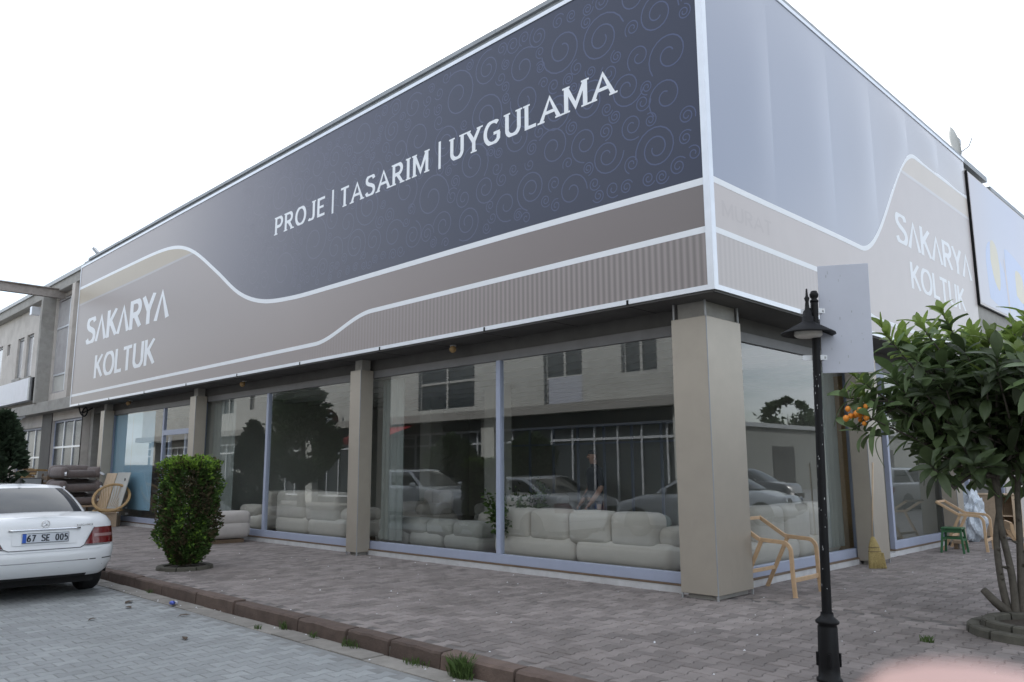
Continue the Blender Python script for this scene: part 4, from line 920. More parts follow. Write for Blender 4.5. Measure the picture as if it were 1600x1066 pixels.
for Mx, p, sc, y in leaves[300:]:
    LB = rr.choice(LMs)[1]; cb.mi = 1 if y else 0; cb.add([p+(Mx @ (Vector(v)*sc)) for v in LB.v], LB.f); cb.attr += [rr.random()]*len(LB.f)
cb.build('crown', ['leaf', 'leaf_young'], lt, smooth=True, world=False, kind='stuff')
for k in range(14):
    p = Vector((-1.02, -.66, 1.96))+Vector((rr.gauss(0, .055), rr.gauss(0, .04), rr.gauss(0, .04)-.03)); m = MB(); r_ = rr.uniform(.022, .031)
    m.lathe([(0, -r_*1.15), (r_*.6, -r_*.85), (r_, -.1*r_), (r_*.8, r_*.7), (r_*.25, r_*1.1), (0, r_*1.12)], 10); o = m.build('fruit', 'fruit', lt, smooth=True, world=False); o.location = p
# ---- dark conifer at the left edge, trees across the street and beyond the yard
def tree(name, label, loc, h, rx, mats, n, size, seed, base=.15, cone=False, group=None, tr_h=.4):
    t = thing(name, label, 'tree', loc, 0, group); rr = random.Random(seed); pts = []
    cl = [(rr.uniform(0, 6.28), rr.uniform(0, 1), rr.uniform(.5, 1)) for _ in range(26)]
    for k in range(n):
        a0, z0, r0 = rr.choice(cl); a = a0+rr.gauss(0, .38); z = min(1, max(0, z0+rr.gauss(0, .09)))
        pr = (1-z)**.8*(.35+.65*min(1, z*6)) if cone else math.sqrt(max(0, 1-(2*z-1)**2))*(.92+.08*z)
        rad = rx*pr*min(1.08, (r0*.55+.45)*rr.uniform(.55, 1.1))
        pts.append(((rad*math.cos(a), rad*math.sin(a), h*(base+(1-base)*z)), (math.cos(a), math.sin(a), .2), 0, .3+.5*r0*rr.random()))
    leafcloud('crown', mats, t, pts, size, seed+1, aspect=.6)
    MB().tube([(0, 0, -.1), (.03, 0, h*.4), (0, .02, h*.85)], [h*.028+.03, h*.02+.02, .02], 8).build('trunk', 'bark', t, world=False); return t
tree('conifer', 'dark conifer rising behind the white sedan at the left edge', (-17.9, -2.95, 0), 2.75, 1.0, ['conifer'], 8000, .22, 41, .10, True)
tree('street_tree', 'dark bushy tree across the street, reflected left in the second bay', (-24.6, -8.6, 0), 4.9, 1.5, ['tree_far'], 7000, .26, 43, .2, False, 'trees seen only as reflections')
tree('street_tree', 'round dark tree across the street, reflected left of the middle mullion', (-16.4, -9.6, 0), 2.5, .8, ['tree_far'], 5000, .24, 44, .35, False, 'trees seen only as reflections')
tree('street_tree', 'small round tree across the street, reflected behind the potted plant', (-12.6, -9.7, 0), 2.4, .75, ['tree_far'], 4000, .24, 45, .35, False, 'trees seen only as reflections')
for k, (xx, yy, hh_, rx_) in enumerate(((38, 50, 6.6, 2.6), (40, 62, 6.2, 3.0), (39, 84, 9.5, 4.2), (30, 96, 10, 5), (18, 104, 9, 5), (8, 110, 8.5, 5), (24, 112, 11, 6))):
    tree('yard_tree', ['tall tree behind the shed, reflected left in the side window', 'tree behind the shed, reflected next to the corner pillar', 'tall tree behind the shed, reflected right of the lamp post', 'tree past the end of the shed, reflected in the far side window', 'tree closing the yard, reflected in the far side window', 'leftmost tree closing the yard, reflected in the far side window', 'tallest tree closing the yard, reflected in the far side window'][k], (xx, yy, -.15), hh_, rx_, ['tree_far'], 3500, .7, 60+k, .2, False, 'trees seen only as reflections')
# weeds
def weed(loc, h, n, spread, label):
    t = MB(); t.attr = []; rr = random.Random(int(loc[0]*100))
    for k in range(n):
        a, q = rr.uniform(0, 6.28), rr.random()*spread; x, y = loc[0]+q*math.cos(a)*1.4, loc[1]+q*math.sin(a)*.5; b = rr.uniform(.3, 1)*h; dx, dy = rr.gauss(0, .35)*b, rr.gauss(0, .3)*b; w_ = rr.uniform(.002, .0045)
        t.add([(x-w_, y, loc[2]), (x+w_, y, loc[2]), (x+dx*.4+w_, y+dy*.4, loc[2]+b*.7), (x+dx, y+dy, loc[2]+b), (x+dx*.4-w_, y+dy*.4, loc[2]+b*.7)], [(0, 1, 2, 3, 4)]); t.attr.append(rr.random())
    return tag(t.build('weed_tuft', 'grass'), label, 'weed', 'weeds along the kerb')
WZ = -.13
weed((-.02, KY-.07, WZ), .19, 320, .10, 'largest weed tuft against the kerb near the bottom edge'); weed((-1.55, KY-.05, WZ), .09, 70, .1, 'weed tuft at the kerb joint left of the largest tuft')
weed((-.62, KY-.05, WZ), .07, 70, .13, 'low weed patch just left of the largest tuft'); weed((-2.15, KY-.06, WZ), .07, 45, .06, 'small weed third from the largest tuft'); weed((-2.75, KY-.05, WZ), .10, 45, .05, 'bright little weed on the gutter by the kerb'); weed((-2.95, KY-.22, WZ), .05, 40, .05, 'tiny weed on the road side of the gutter'); weed((-6.2, KY-.05, WZ), .06, 40, .07, 'faint weed at the kerb below the clipped shrub')
weed((2.33, -.62, 0), .07, 45, .04, 'little weed between pavers near the loquat ring')
# ================================================================ lamp post with its board
lp = thing('street_lamp', 'black painted lamp post with conical shade in the right foreground', 'street lamp', (2.27, -2.40, 0)); lp.rotation_euler = (R(-1.05), R(1.05), 0)
m = MB(); m.lathe([(0, 0), (.085, 0), (.085, .02), (.072, .03), (.07, .10), (.066, .36), (.060, .375), (.078, .385), (.080, .40), (.062, .415), (.045, .43), (.043, .455)], 24); m.build('base', 'black', lp, smooth=True, world=False)
for a in range(4): boxes('lug', 'black', lp, (.072*math.cos(a*1.571+.5)-.008, .072*math.cos(a*1.571+.5)+.008, .072*math.sin(a*1.571+.5)-.008, .072*math.sin(a*1.571+.5)+.008, .10, .19), world=False)
m = MB(); m.lathe([(.034, .44), (.030, 1.2), (.027, 2.64), (.027, 2.66), (0, 2.665)], 18); m.build('pole', 'black', lp, smooth=True, world=False)
m = MB(); m.lathe([(0, 2.655), (.03, 2.66), (.03, 2.675), (.018, 2.685), (.03, 2.70), (.032, 2.72), (.02, 2.745), (0, 2.75)], 16); m.build('finial', 'black', lp, smooth=True, world=False)
lx, ly = -.03, -.055
m = MB(); m.tube(catmull([(0, 0, 2.52), (lx*.5, ly*.5, 2.60), (lx, ly, 2.60)], 6), .011, 8); m.build('arm', 'black', lp, smooth=True, world=False)
m = MB(); m.lathe([(0, 2.76), (.006, 2.755), (.010, 2.70), (.020, 2.685), (.012, 2.66), (.018, 2.60), (.030, 2.585), (.034, 2.55), (.042, 2.545), (.042, 2.51), (.055, 2.50), (.19, 2.425), (.193, 2.415), (.185, 2.412), (.05, 2.485)], 28, (lx, ly, 0)); m.build('lamp_shade', 'black', lp, smooth=True, world=False)
m = MB(); m.lathe([(.095, 2.455), (.10, 2.41), (.085, 2.395), (.0, 2.385)], 20, (lx, ly, 0)); m.build('lamp_globe', 'lampglass', lp, smooth=True, world=False)
for k in range(34):                  # chipped paint
    z = rr.uniform(.6, 2.3); a = rr.uniform(3.2, 6.2); r_ = .0345-.0028*z+.0012; h_ = rr.uniform(.003, .012); w_ = rr.uniform(.04, .12)
    MB().add([(r_*math.cos(a+q*w_), r_*math.sin(a+q*w_), z+s*h_) for q, s in ((-1, -.3), (.2, -1), (1, .1), (.1, 1))], [(0, 1, 2, 3)]).build('paint_chip', 'steel', lp, world=False)
bd = thing('blank_sign_board', 'blank white rectangular board clamped to the black lamp post', 'sign board', (2.295, -2.36, 0)); bd.rotation_euler = (R(-1.05), R(1.05), math.atan2(.185, .366))
boxes('board', 'white_paint', bd, (.012, .362, -.006, .006, 2.135, 2.945), world=False, bevel=.003)
for z in (2.60, 2.25):
    c = boxes('clamp', 'alu', bd, (-.12, .03, -.022, -.008, z-.018, z+.018), (.0, .05, -.008, -.0065, z-.018, z+.018), world=False)
    m = MB(); m.lathe([(0, 0), (.009, 0), (.009, .008), (0, .01)], 8); o = m.build('bolt', 'steel', c, world=False); o.rotation_euler = (R(90), 0, 0); o.location = (.035, -.0075, z)
for k in range(16):
    a, z = rr.uniform(.04, .34), rr.uniform(2.2, 2.92); MB().box(a, a+rr.uniform(.002, .005), -.0072, -.0055, z, z+rr.uniform(.004, .022)).build('scuff', 'coping', bd, world=False)

# ================================================================ chairs and other furniture outside
def sweep(mb, prof, y, w_, th):
    """flat bar bent in the x-z plane: prof [(x,z)], w_ = width in plane, th = thickness along y"""
    Lf, Rt = ribbon2d(prof, w_); n = len(prof); vs = []
    for a, b in zip(Lf, Rt): vs += [(a.x, y-th/2, a.y), (a.x, y+th/2, a.y), (b.x, y+th/2, b.y), (b.x, y-th/2, b.y)]
    fs = [(i*4+j, i*4+(j+1) % 4, (i+1)*4+(j+1) % 4, (i+1)*4+j) for i in range(n-1) for j in range(4)]+[(0, 1, 2, 3), tuple((n-1)*4+j for j in range(4))[::-1]]
    mb.add(vs, fs)
def bent(pts, n=5): return [(v.x, v.z) for v in catmull([(a, 0, b) for a, b in pts], n)]
def armchair_frame(label, loc, rz, D=.66):
    t = thing('chair_frame', label, 'chair', loc, rz, 'bare wooden armchair frames')
    for y in (0, D):
        m = MB(); sweep(m, bent([(0, 0), (-.015, .25), (-.02, .46), (-.03, .54), (-.075, .592), (-.14, .605), (-.26, .612), (-.40, .622)], 5), y, .046, .032); m.build('arm_and_front_leg', 'wood', t, bevel=.005, world=False)
        m = MB(); sweep(m, [(-.36, .612), (-.42, .630), (-.56, .72), (-.74, .835)], y, .046, .0315); m.build('back_rail', 'wood', t, bevel=.005, world=False)
        m = MB(); sweep(m, [(-.385, .60), (-.46, .44), (-.585, .19), (-.68, 0)], y, .046, .031); m.build('rear_leg', 'wood', t, bevel=.005, world=False)
    a = .016
    for nm, x, z, h, w_ in (('top_rail', -.735, .832, .04, .03), ('front_stretcher', -.018, .185, .05, .022), ('rear_stretcher', -.56, .24, .045, .022), ('seat_rail', -.40, .37, .05, .022)):
        boxes(nm, 'wood', t, (x-w_/2, x+w_/2, a, D-a, z-h/2, z+h/2), bevel=.004, world=False) if nm != 'seat_rail' else None
    return t
armchair_frame('raw wooden chair frame beside the corner pillar, in front of the side window', (.485, .83, 0), 0)
armchair_frame('raw wooden chair frame behind the green stool', (.66, 7.72, 0), R(6))
# slat-backed chair at the right edge
c3 = thing('slatted_chair', 'light wooden chair with slatted curved back, cut off by the right edge', 'chair', (2.40, 3.0, 0), R(20))
for y in (0, .5):
    m = MB(); sweep(m, bent([(-.22, .78), (-.20, .66), (-.10, .52), (.04, .45), (.26, .43)], 5), y, .04, .03); m.build('side_rail', 'wood', c3, world=False, bevel=.004)
    m = MB(); sweep(m, [(-.02, .46), (-.10, .0)], y, .035, .03); m.build('leg', 'rattan', c3, world=False); m = MB(); sweep(m, [(.24, .43), (.30, 0)], y, .035, .03); m.build('leg', 'rattan', c3, world=False)
boxes('top_slat', 'wood', c3, (-.235, -.21, -.02, .52, .70, .80), world=False, bevel=.004)
for k in range(5): m = MB(); sweep(m, bent([(-.22, .72), (-.19, .62), (-.10, .50), (.02, .44), (.24, .425)], 4), .08+.085*k, .02, .03); m.build('slat', 'wood', c3, world=False)
# green stool
st = thing('green_stool', 'small dark green painted wooden stool near the side windows', 'stool', (.27, 7.28, 0), R(4))
boxes('seat', 'green', st, (-.165, .165, -.15, .15, .395, .425), world=False, bevel=.008)
for sx in (-1, 1):
    for sy in (-1, 1): MB().bar((sx*.135, sy*.12, .396), (sx*.175, sy*.155, 0), .032, .032).build('leg', 'green', st, world=False)
for sy in (-1, 1): MB().bar((-.145, sy*.13, .25), (.145, sy*.13, .25), .02, .035).build('stretcher', 'green', st, world=False); MB().bar((-.13, sy*.118, .365), (.13, sy*.118, .365), .02, .05).build('apron', 'green', st, world=False)
for sx in (-1, 1): MB().bar((sx*.152, -.13, .22), (sx*.152, .13, .22), .02, .035).build('stretcher', 'green', st, world=False)
wb = thing('wooden_offcut', 'short wooden offcut block lying on the pavement behind the green stool', 'wood block', (.18, 7.95, 0)); boxes('block', 'chip', wb, (-.11, .11, -.07, .07, .10, .16), world=False, bevel=.006); boxes('foot', 'timber_dark', wb, (-.10, -.04, -.06, .06, 0, .0995), (.03, .09, -.06, .06, 0, .0995), world=False)
# cabinet
cb_ = thing('wooden_cabinet', 'unpainted wooden cabinet with open shelves standing before the neighbour shop', 'cabinet', (.16, 10.75, 0), R(8))
boxes('side_panel', 'chip', cb_, (-.36, -.335, -.22, .22, .05, .88), world=False); boxes('side_panel', 'wood_pale', cb_, (.335, .36, -.22, .22, .05, .88), world=False)
boxes('top', 'wood_pale', cb_, (-.39, .39, -.25, .25, .881, .91), world=False, bevel=.005); boxes('bottom', 'chip', cb_, (-.335, .335, -.215, .22, .06, .085), world=False); boxes('back', 'chip', cb_, (-.335, .335, .2, .215, .085, .88), world=False)
boxes('front_panel', 'chip', cb_, (-.335, .02, -.235, -.221, .07, .875), world=False, bevel=.003); boxes('front_panel', 'wood_pale', cb_, (.24, .334, -.235, -.221, .07, .875), world=False)
boxes('divider', 'wood_pale', cb_, (.02, .045, -.215, .2, .085, .88), world=False); boxes('shelf', 'wood_pale', cb_, (.045, .335, -.21, .2, .46, .48), world=False)
for xx in (-.02, .30): MB().tube([(xx-.02, -.245, .80), (xx+.02, -.245, .80)], .007, 6).build('handle', 'black', cb_, world=False)
for xx in (-.3, .3): boxes('foot', 'timber_dark', cb_, (xx-.03, xx+.03, -.2, .2, 0, .0495), world=False)
# bundle wrapped in plastic
pb = thing('plastic_wrapped_bundle', 'bundle wrapped in crumpled clear plastic between pillar and cabinet', 'bundle', (-.12, 9.75, 0))
bm = bmesh.new(); bmesh.ops.create_icosphere(bm, subdivisions=4, radius=1)
for v in bm.verts:
    q = v.co.normalized(); k = 1+.14*math.sin(q.x*9+2)*math.sin(q.z*7)+.08*math.sin(q.y*15+q.z*11)+.05*math.sin(q.x*23-q.z*19); v.co = Vector((q.x*.26*k, q.y*.3*k, .52+q.z*.52*k))
me = bpy.data.meshes.new('wrap'); bm.to_mesh(me); bm.free(); me.materials.append(M['plastic']); o = bpy.data.objects.new('wrap', me); COL.objects.link(o); o.parent = pb
MB().tube([(0, 0, .98), (.02, 0, 1.06), (.07, .03, 1.12)], [.05, .03, .06], 8).build('knot', 'plastic', pb, world=False)
# broom
bw = thing('broom', 'straw broom leaning against the side pillar', 'broom', (.10, 4.15, 0), R(-48))
MB().tube([(.0, .0, .42), (-.02, .10, 1.52)], .0125, 8).build('handle', 'wood_pale', bw, smooth=True, world=False)
m = MB(); rows = []
for z, wx, wy, cx in ((.0, .125, .035, .05), (.10, .115, .034, .04), (.22, .095, .032, .025), (.32, .075, .03, .012), (.40, .045, .027, .004), (.45, .02, .02, 0)):
    rows.append([(.03*math.sin(a)*wy/.035+.0, cx*.9+.02*z+wx*math.cos(a), z) for a in [2*math.pi*i/20 for i in range(21)]])
m.grid(rows); m.f.append(tuple(range(20))[::-1]); m.m.append(0); m.build('straw_head', 'straw', bw, smooth=True, world=False)
for z, wx, cx in ((.30, .081, .014), (.24, .093, .022)): MB().tube([(.034*math.sin(a), cx+wx*math.cos(a), z) for a in [2*math.pi*i/18 for i in range(19)]], .004, 5).build('binding', 'timber_dark', bw, world=False)
rr2 = random.Random(3); m = MB()
for k in range(120):
    a = rr2.uniform(0, 6.28); x0, y0 = .03*math.sin(a), .048+.122*math.cos(a); m.bar((x0*.9, y0*.8+.008, .22), (x0*1.15, y0*1.04, .0), .004, .004)
m.build('bristles', 'straw', bw, world=False, kind='stuff')
# ================================================================ sofas
def sofa(label, loc, rz, L, D=.95, hb=.78, m='sofa', nseg=2, nback=3, arms=(1, 1), low=.40, group='sofas in the showroom', pillows=()):
    """local x along the sofa, +y = seat side, back at y<0"""
    t = thing('sofa', label, 'sofa', loc, rz, group)
    for k in range(nseg):
        w_ = L/nseg; rbox('base_cushion', m, t, (-L/2+w_*(k+.5), 0, low*.5+.06), (w_-.006, D, low-.06), .12, 4, .01)
    for k in range(nback):
        w_ = (L-.25*(arms[0]+arms[1]))/nback; x0 = -L/2+.25*arms[0]
        rbox('back_cushion', m, t, (x0+w_*(k+.5), -D*.5+.2, low+(hb-low)*.5-.02), (w_-.003, .36, hb-low+.06), .10, 4, .012)
    if arms[0]: rbox('arm', m, t, (-L/2+.17, .06, low+.10), (.34, D*.85, .26), .11, 4, .015)
    if arms[1]: rbox('arm', m, t, (L/2-.17, .06, low+.10), (.34, D*.85, .26), .11, 4, .015)
    boxes('plinth', 'timber_dark', t, (-L/2+.12, L/2-.12, -D/2+.1, D/2-.1, .0, .075), world=False)
    for px in pillows: rbox('pillow', 'curtain', t, (px, .0, low+.18), (.42, .16, .36), .07, 3, .03, Matrix.Rotation(R(-22), 4, 'X'))
    return t
FZ = .06
sofa('long cream sofa behind the right pane beside the corner pillar', (-2.65, 1.12, FZ), R(1), 3.2, .98, .80, 'sofa', 2, 4, (0, 1), pillows=(1.05,))
sofa('dim grey sofa behind the pane left of the middle mullion', (-6.0, 1.15, FZ), 0, 2.75, .95, .55, 'sofa_grey', 3, 4, (0, 0), .33)
sofa('pale greenish sofa behind the right pane of the second bay', (-9.75, 1.15, FZ), 0, 2.6, .98, .95, 'sofa', 2, 2, (0, 1), .42, pillows=(.9, -.3))
sofa('rounded cream sofa behind the left pane of the second bay', (-12.3, 1.7, FZ), R(90), 2.0, .98, .92, 'sofa', 2, 2, (1, 1), pillows=(.3,))
sofa('cream sofa along the side window behind the wooden chair frame', (-1.0, 3.15, FZ), R(92), 3.1, .98, .86, 'sofa', 2, 3, (1, 1))
sofa('grey sofa deep inside the showroom behind the potted plant', (-7.6, 4.8, FZ), R(180), 2.4, .95, .85, 'sofa_grey', 2, 2)
sofa('cream armchair sofa deep inside the second bay', (-10.0, 4.0, FZ), R(160), 1.7, .95, .9, 'sofa', 1, 2)
sofa('beige sofa standing outside on the pavement behind the clipped shrub', (-11.75, -.42, 0), R(88), 1.05, 1.75, .62, 'sofa_beige', 1, 1, (1, 0), .40, None)
# white upholstered armchair seen behind glass
ar = sofa('cream armchair standing behind the grey sofa', (-5.55, 2.3, FZ), R(170), .95, .85, .95, 'sofa', 1, 1)
# potted plants
def potted(label, loc, h, n, seed, group='potted plants in the showroom'):
    t = thing('potted_plant', label, 'plant', loc, 0, group); rr = random.Random(seed); m = MB(); m.lathe([(0, 0), (.11, 0), (.15, .30), (.155, .31), (.135, .31), (.13, .27), (0, .27)], 20); m.build('pot', 'terracotta', t, smooth=True, world=False)
    pts = []; s = MB()
    for k in range(14):
        a = rr.uniform(0, 6.28); q = Vector((math.cos(a)*rr.uniform(.1, .34), math.sin(a)*rr.uniform(.1, .34), h*rr.uniform(.55, 1))); s.tube([(0, 0, .27), q*.5+Vector((0, 0, .15)), q], .006, 5)
        for j in range(n): pts.append((q*rr.uniform(.6, 1.05)+Vector((rr.gauss(0, .05), rr.gauss(0, .05), rr.gauss(0, .05))), (math.cos(a), math.sin(a), .2), 0, rr.random()))
    leafcloud('foliage', ['grass'], t, pts, .085, seed, aspect=.55, up=0); s.build('stem', 'bark', t, world=False); return t
potted('leafy plant in a white pot behind the middle mullion', (-4.05, .72, FZ), 1.02, 30, 5); potted('tall leafy plant behind the glass beside the corner pillar', (-1.25, 2.2, FZ), 1.75, 26, 6); potted('tall leafy plant behind the long cream sofa', (-4.7, 1.9, FZ), 1.15, 26, 8)
# ================================================================ jumble at the left end
wk = thing('wicker_chair', 'round rattan hoop chair on a block in front of the blue window film', 'chair', (-18.2, -.28, 0), R(58))
boxes('base_block', 'chip', wk, (-.26, .26, -.22, .22, 0, .36), world=False, bevel=.01)
def hoop(cx, cz, rx, rz_, y0, tilt, n=36): return [(cx+rx*math.cos(a), y0+tilt*math.sin(a), cz+rz_*math.sin(a)) for a in [2*math.pi*i/n for i in range(n+1)]]
for k, r_ in enumerate((0, .03)): MB().tube(hoop(.05, .76, .46-r_, .35-r_*.7, -.02, .30), .022, 8, False).build('hoop', 'rattan', wk, smooth=True, world=False)
H1 = hoop(.05, .76, .44, .33, -.02, .30); H2 = hoop(0, .42, .22, .10, -.02, .1)
for i in range(0, 36, 1): MB().tube([H1[i], ((H1[i][0]+H2[i][0])/2, (H1[i][1]+H2[i][1])/2+.06, (H1[i][2]+H2[i][2])/2-.03), H2[i]], .006, 5).build('cane', 'rattan', wk, world=False)
MB().tube(hoop(-.02, .42, .36, .02, -.02, .24), .02, 8, False).build('seat_ring', 'rattan', wk, smooth=True, world=False)
def stacked(label, loc, rz, w_, d, h):
    t = thing('armchair_shell', label, 'armchair', loc, rz, 'upholstered shells stacked by the workshop')
    rbox('back_roll', 'arm_brown', t, (0, d*.3, h*.5), (w_, d*.4, h), h*.42, 4, .01); rbox('seat_shell', 'arm_brown', t, (0, -d*.1, h*.32), (w_*.9, d*.7, h*.6), h*.25, 3)
    for sx in (-1, 1): rbox('arm_roll', 'arm_brown', t, (sx*w_*.42, -d*.12, h*.45), (w_*.18, d*.8, h*.85), h*.3, 3)
    for sx in (-1, 1): MB().bar((sx*w_*.40, -d*.45, h*.5), (sx*w_*.47, -d*.62, h*.25), .05, .05).build('leg_wrap', 'paper', t, world=False)
    return t
for k, (dz, w_, dx, hh_) in enumerate(((1.27, 1.15, .0, .36), (.88, 1.2, .03, .37), (.52, 1.1, .02, .34))):
    stacked(['taupe upholstered shell on top of the stack by the workshop', 'taupe upholstered shell in the middle of the stack', 'taupe upholstered shell at the bottom of the stack'][k], (-20.35+dx, -.55, dz), R(100), w_, .95, hh_)
bx_ = thing('packing_table', 'low wooden table carrying the stack of upholstered shells', 'table', (-20.35, -.55, 0)); boxes('top', 'chip', bx_, (-.5, .5, -.6, .6, .46, .51), world=False)
for sx in (-.42, .42):
    for sy in (-.52, .52): boxes('leg', 'chip', bx_, (sx-.03, sx+.03, sy-.03, sy+.03, 0, .4595), world=False)
for label, x0, x1, h, m_, yb in (('tall pale board with a hole leaning on the blue window', -18.95, -18.0, 1.42, 'wall_white', .0), ('brownish board leaning beside the pale board', -19.75, -18.98, 1.40, 'wood_pale', -.02)):
    t = thing('leaning_board', label, 'board', ((x0+x1)/2, yb, 0), 0, 'boards leaning on the shop front'); MB().bar((0, -.18, 0), (0, .16, h), x1-x0, .018, (0, 1, 0)).build('board', m_, t, world=False)
    if m_ == 'wall_white': MB().box(.22, .26, .085, .10, h*.84, h*.89).build('hole', 'dark', t, world=False)
gc = thing('grey_metal_cabinet', 'grey metal cabinet with timber on top behind the conifer', 'cabinet', (-21.6, -1.5, 0)); boxes('case', 'soffit', gc, (-.3, .3, -.42, .38, .05, 1.28), world=False, bevel=.01); boxes('door', 'coping', gc, (.301, .315, -.40, .36, .75, 1.25), (.301, .314, -.40, .36, .08, .72), world=False); boxes('foot', 'dark', gc, (-.28, .28, -.4, .36, 0, .0495), world=False)
tp = thing('timber_offcuts', 'heap of brown timber offcuts on top of the grey metal cabinet', 'timber', (-21.6, -1.5, 1.28))
for k in range(14): a = Vector((rr.uniform(-.25, .25), rr.uniform(-.4, .3), .03+.018*k)); MB().bar(a, a+Vector((rr.gauss(0, .1), rr.uniform(.2, .45)*rr.choice((-1, 1)), rr.gauss(0, .03))), .07, .05).build('offcut', rr.choice(['timber_dark', 'rattan', 'chip']), tp, world=False)
cr_ = thing('timber_crate', 'stack of dark timber slats beside the grey metal cabinet', 'crate', (-21.3, -.85, 0))
for k in range(8): boxes('slat', 'timber_dark', cr_, (-.3, .3, -.22, .22, .02+.17*k, .13+.17*k), world=False)
boxes('post', 'timber_dark', cr_, (-.295, -.25, -.215, -.17, 0, 1.4), (.25, .295, -.215, -.17, 0, 1.4), (-.295, -.25, .17, .215, 0, 1.4), (.25, .295, .17, .215, 0, 1.4), world=False)
# ================================================================ litter
can = thing('crushed_can', 'crushed blue and white drink can lying in the gutter', 'can', (-4.98, KY-.24, -.095), R(40))
m = MB(); m.lathe([(0, -.055), (.028, -.055), (.032, -.045), (.026, -.01), (.031, .02), (.030, .045), (.024, .055), (0, .055)], 14, sy=.75); o = m.build('shell', 'can', can, smooth=True, world=False); o.rotation_euler = (R(80), 0, 0); m = MB(); m.lathe([(.0325, -.04), (.0285, -.012), (.0315, .01)], 14, sy=.77); o = m.build('white_band', 'paper', can, smooth=True, world=False); o.rotation_euler = (R(80), 0, 0)
for k, (x, y, l, z) in enumerate(((-5.2, -4.35, 'dark dead leaf on the road nearest the crushed can', WZ), (-4.7, -4.9, 'dead leaf lying on the road below the crushed can', WZ), (-3.0, -4.62, 'long dead leaf on the road near the bottom edge', WZ), (-5.6, -4.2, 'brown dead leaf on the road near the kerb', WZ), (-4.2, -4.12, 'dead leaf on the road just off the gutter', WZ))):
    b = MB(); a = rr.uniform(0, 3); s = rr.uniform(.06, .1); c_, s_ = math.cos(a), math.sin(a); P = [(-1, 0, .002), (-.4, .32, .018), (.4, .28, .02), (1, 0, .006), (.4, -.28, .012), (-.4, -.32, .016)]
    b.add([(x+(p*c_-q*s_)*s, y+(p*s_+q*c_)*s, z+.004+h_) for p, q, h_ in P], [(0, 1, 5), (1, 2, 4, 5), (2, 3, 4)]); tag(b.build('dead_leaf', 'deadleaf'), l, 'leaf', 'dead leaves on the road')
b = MB(); r3 = random.Random(17)
for k in range(150):
    x, y = r3.uniform(-10, 4.2), r3.uniform(-3.5, .2)
    if r3.random() < .3: x, y = r3.uniform(0.2, 4), r3.uniform(.2, 8)
    if r3.random() < .25: y = KY-r3.uniform(.02, .3)
    z = .0015 if y > KY else -.124; s = r3.uniform(.004, .011); b.add([(x-s, y-s, z), (x+s, y-s*.6, z), (x+s*.3, y+s, z), (x, y, z+s)], [(0, 1, 3), (1, 2, 3), (2, 0, 3)])
o = b.build('paving_grit', 'paper'); o['kind'] = 'stuff'; o['label'] = 'pale specks of grit and paper scattered on the paving'
# ================================================================ people
def skinned(name, chains, mats, parent, sub=2):
    """chains: list of [(pos, radius)...]; consecutive chains may start on an earlier point (same coords are merged)"""
    idx = {}; vs = []; rs = []; es = []
    for ch in chains:
        prev = None
        for p, r_ in ch:
            k = tuple(round(c, 4) for c in p)
            if k not in idx: idx[k] = len(vs); vs.append(p); rs.append(r_)
            if prev is not None and prev != idx[k]: es.append((prev, idx[k]))
            prev = idx[k]
    me = bpy.data.meshes.new(name); me.from_pydata(vs, es, []); o = bpy.data.objects.new(name, me); COL.objects.link(o); o.parent = parent
    o.modifiers.new('skin', 'SKIN'); s = o.modifiers.new('sub', 'SUBSURF'); s.levels = s.render_levels = sub
    for i, r_ in enumerate(rs): sv = me.skin_vertices[0].data[i]; sv.radius = (r_, r_) if not isinstance(r_, tuple) else r_; sv.use_root = (i == 0)
    bpy.context.view_layer.update(); dg = bpy.context.evaluated_depsgraph_get(); nm = bpy.data.meshes.new_from_object(o.evaluated_get(dg)); o.modifiers.clear(); o.data = nm
    nm.materials.clear(); nm.materials.append(M[mats]); nm.polygons.foreach_set('use_smooth', [True]*len(nm.polygons)); return o
pe = thing('person', 'person in a black top standing inside the showroom behind the cream sofa', 'person', (-3.5, 2.2, FZ), R(-28))
V3 = lambda *a: tuple(a)
body = [[(V3(0, 0, .92), .13), (V3(0, .01, 1.05), .125), (V3(0, .0, 1.22), .14), (V3(0, .01, 1.36), .12), (V3(0, .0, 1.43), .06), (V3(0, -.02, 1.50), .052), (V3(0, -.03, 1.56), .078), (V3(0, -.03, 1.65), .082), (V3(0, -.02, 1.70), .05)]]
for s in (-1, 1):
    body.append([(V3(0, .01, 1.36), .12), (V3(s*.17, .01, 1.37), .065), (V3(s*.23, .02, 1.10), .048), (V3(s*.20, -.12, .90), .038), (V3(s*.19, -.17, .84), .030), (V3(s*.18, -.21, .80), .026)])
    body.append([(V3(0, 0, .92), .13), (V3(s*.10, 0, .84), .10), (V3(s*.11, -.01, .48), .068), (V3(s*.12, .02, .09), .045), (V3(s*.13, -.10, .035), .04), (V3(s*.13, -.17, .03), .03)])
bo = skinned('body', body, 'skin_tan', pe)
bo.data.materials.append(M['shirt']); bo.data.materials.append(M['pants']); bo.data.materials.append(M['hair'])
for p in bo.data.polygons:
    c = p.center
    if c.z > 1.63 or (c.z > 1.53 and c.y > .0): p.material_index = 3
    elif (c.z > .93 and c.z < 1.47 and abs(c.x) < .19) or (c.z > 1.12 and c.z < 1.47): p.material_index = 1
    elif c.z <= .93 and abs(c.x) < .175 and c.y > -.10 or c.z < .75: p.material_index = 2
rbox('nose', 'skin_tan', pe, (0, -.112, 1.585), (.026, .03, .04), .012); rbox('mouth', 'sign_brown', pe, (0, -.103, 1.545), (.04, .012, .01), .004)
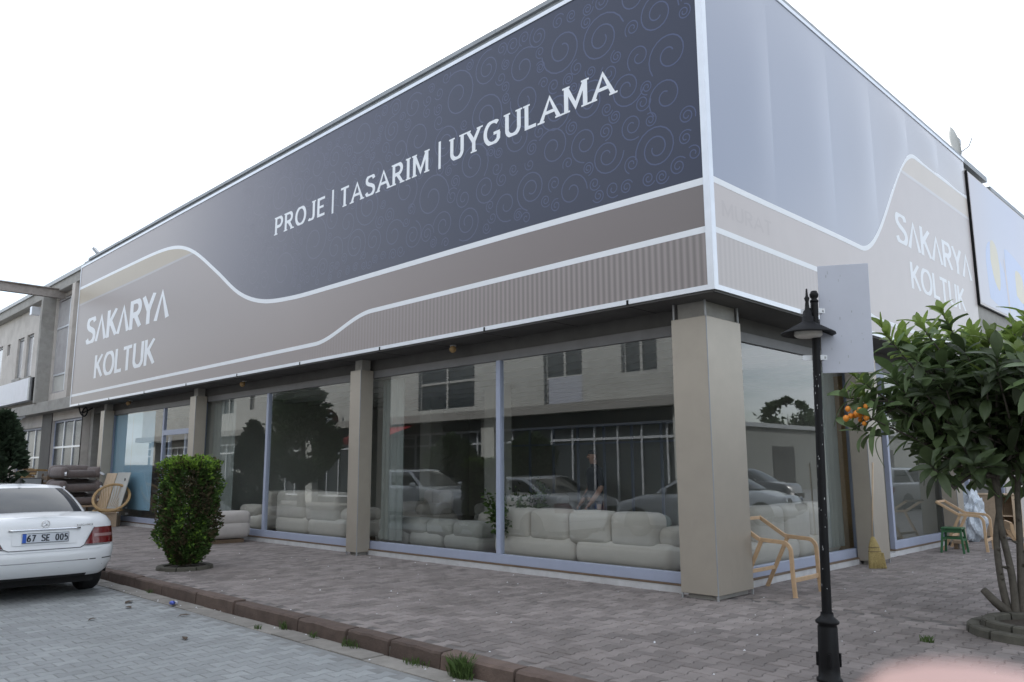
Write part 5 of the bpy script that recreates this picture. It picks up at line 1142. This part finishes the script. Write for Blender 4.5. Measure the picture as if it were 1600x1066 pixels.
for s in (-1, 1): rbox('eye', 'hair', pe, (s*.03, -.103, 1.61), (.02, .01, .01), .004); rbox('ear', 'skin_tan', pe, (s*.08, -.02, 1.59), (.018, .03, .05), .008)
for s in (-1, 1):
    for k in range(5): a = (k-2)*.013; skinned('finger', [[(V3(s*.18+a, -.205, .80), .010), (V3(s*.178+a, -.235, .775), .009), (V3(s*.176+a, -.235, .745-.006*(2-abs(k-2))), .008)]], 'skin_tan', pe, 1)
# the photographer's hand: one fingertip reaches in front of the lens at the lower right
def cp(px, py, d): return CAM+(fwd+rgt*((px-800)/FPX)-upv*((py-533)/FPX))*d
O = cp(1545, 2900, .06)
hd = thing('person', 'blurred pink fingertip of the photographer intruding at the bottom right corner', 'person', O)
def lc(r_, u_, f_): return tuple(rgt*(r_/1000)+upv*(u_/1000)+fwd*(f_/1000))     # millimetres, camera axes, from O
tipv = cp(1568, 1150, .06)-O; tu = tipv.dot(upv)*1000; trr = tipv.dot(rgt)*1000
ch = [[(lc(20, -62, -22), .026), (lc(12, -20, -12), .027), (lc(6, 10, -6), .018), (lc(2, 38, 0), .0098), (lc(0, 62, 2), .009), (lc(trr, tu-6, 0), .0125), (lc(trr, tu, 0), .0122), (lc(trr, tu+3.5, 0), .0095)]]
hand = skinned('hand', [[(lc(40, -150, -45), .030), (lc(30, -105, -35), .026)]+ch[0]], 'skin', hd, 2)
for k, (dx, l) in enumerate(((20, 50), (38, 44), (54, 34))):
    skinned('finger', [[(lc(8+dx, 4-k*6, -8), .0105), (lc(4+dx, 26-k*6, 12), .0098), (lc(2+dx, 12-k*6, 34), .009), (lc(2+dx, -8-k*6, 34), .008)]], 'skin', hd, 2)
skinned('thumb', [[(lc(2, -30, -14), .013), (lc(-14, -12, 4), .0115), (lc(-18, 6, 20), .0105), (lc(-14, 20, 30), .009)]], 'skin', hd, 2)
skinned('sleeve', [[(lc(38, -140, -43), .036), (lc(60, -230, -75), .042), (lc(84, -330, -110), .046)]], 'shirt', hd, 1)
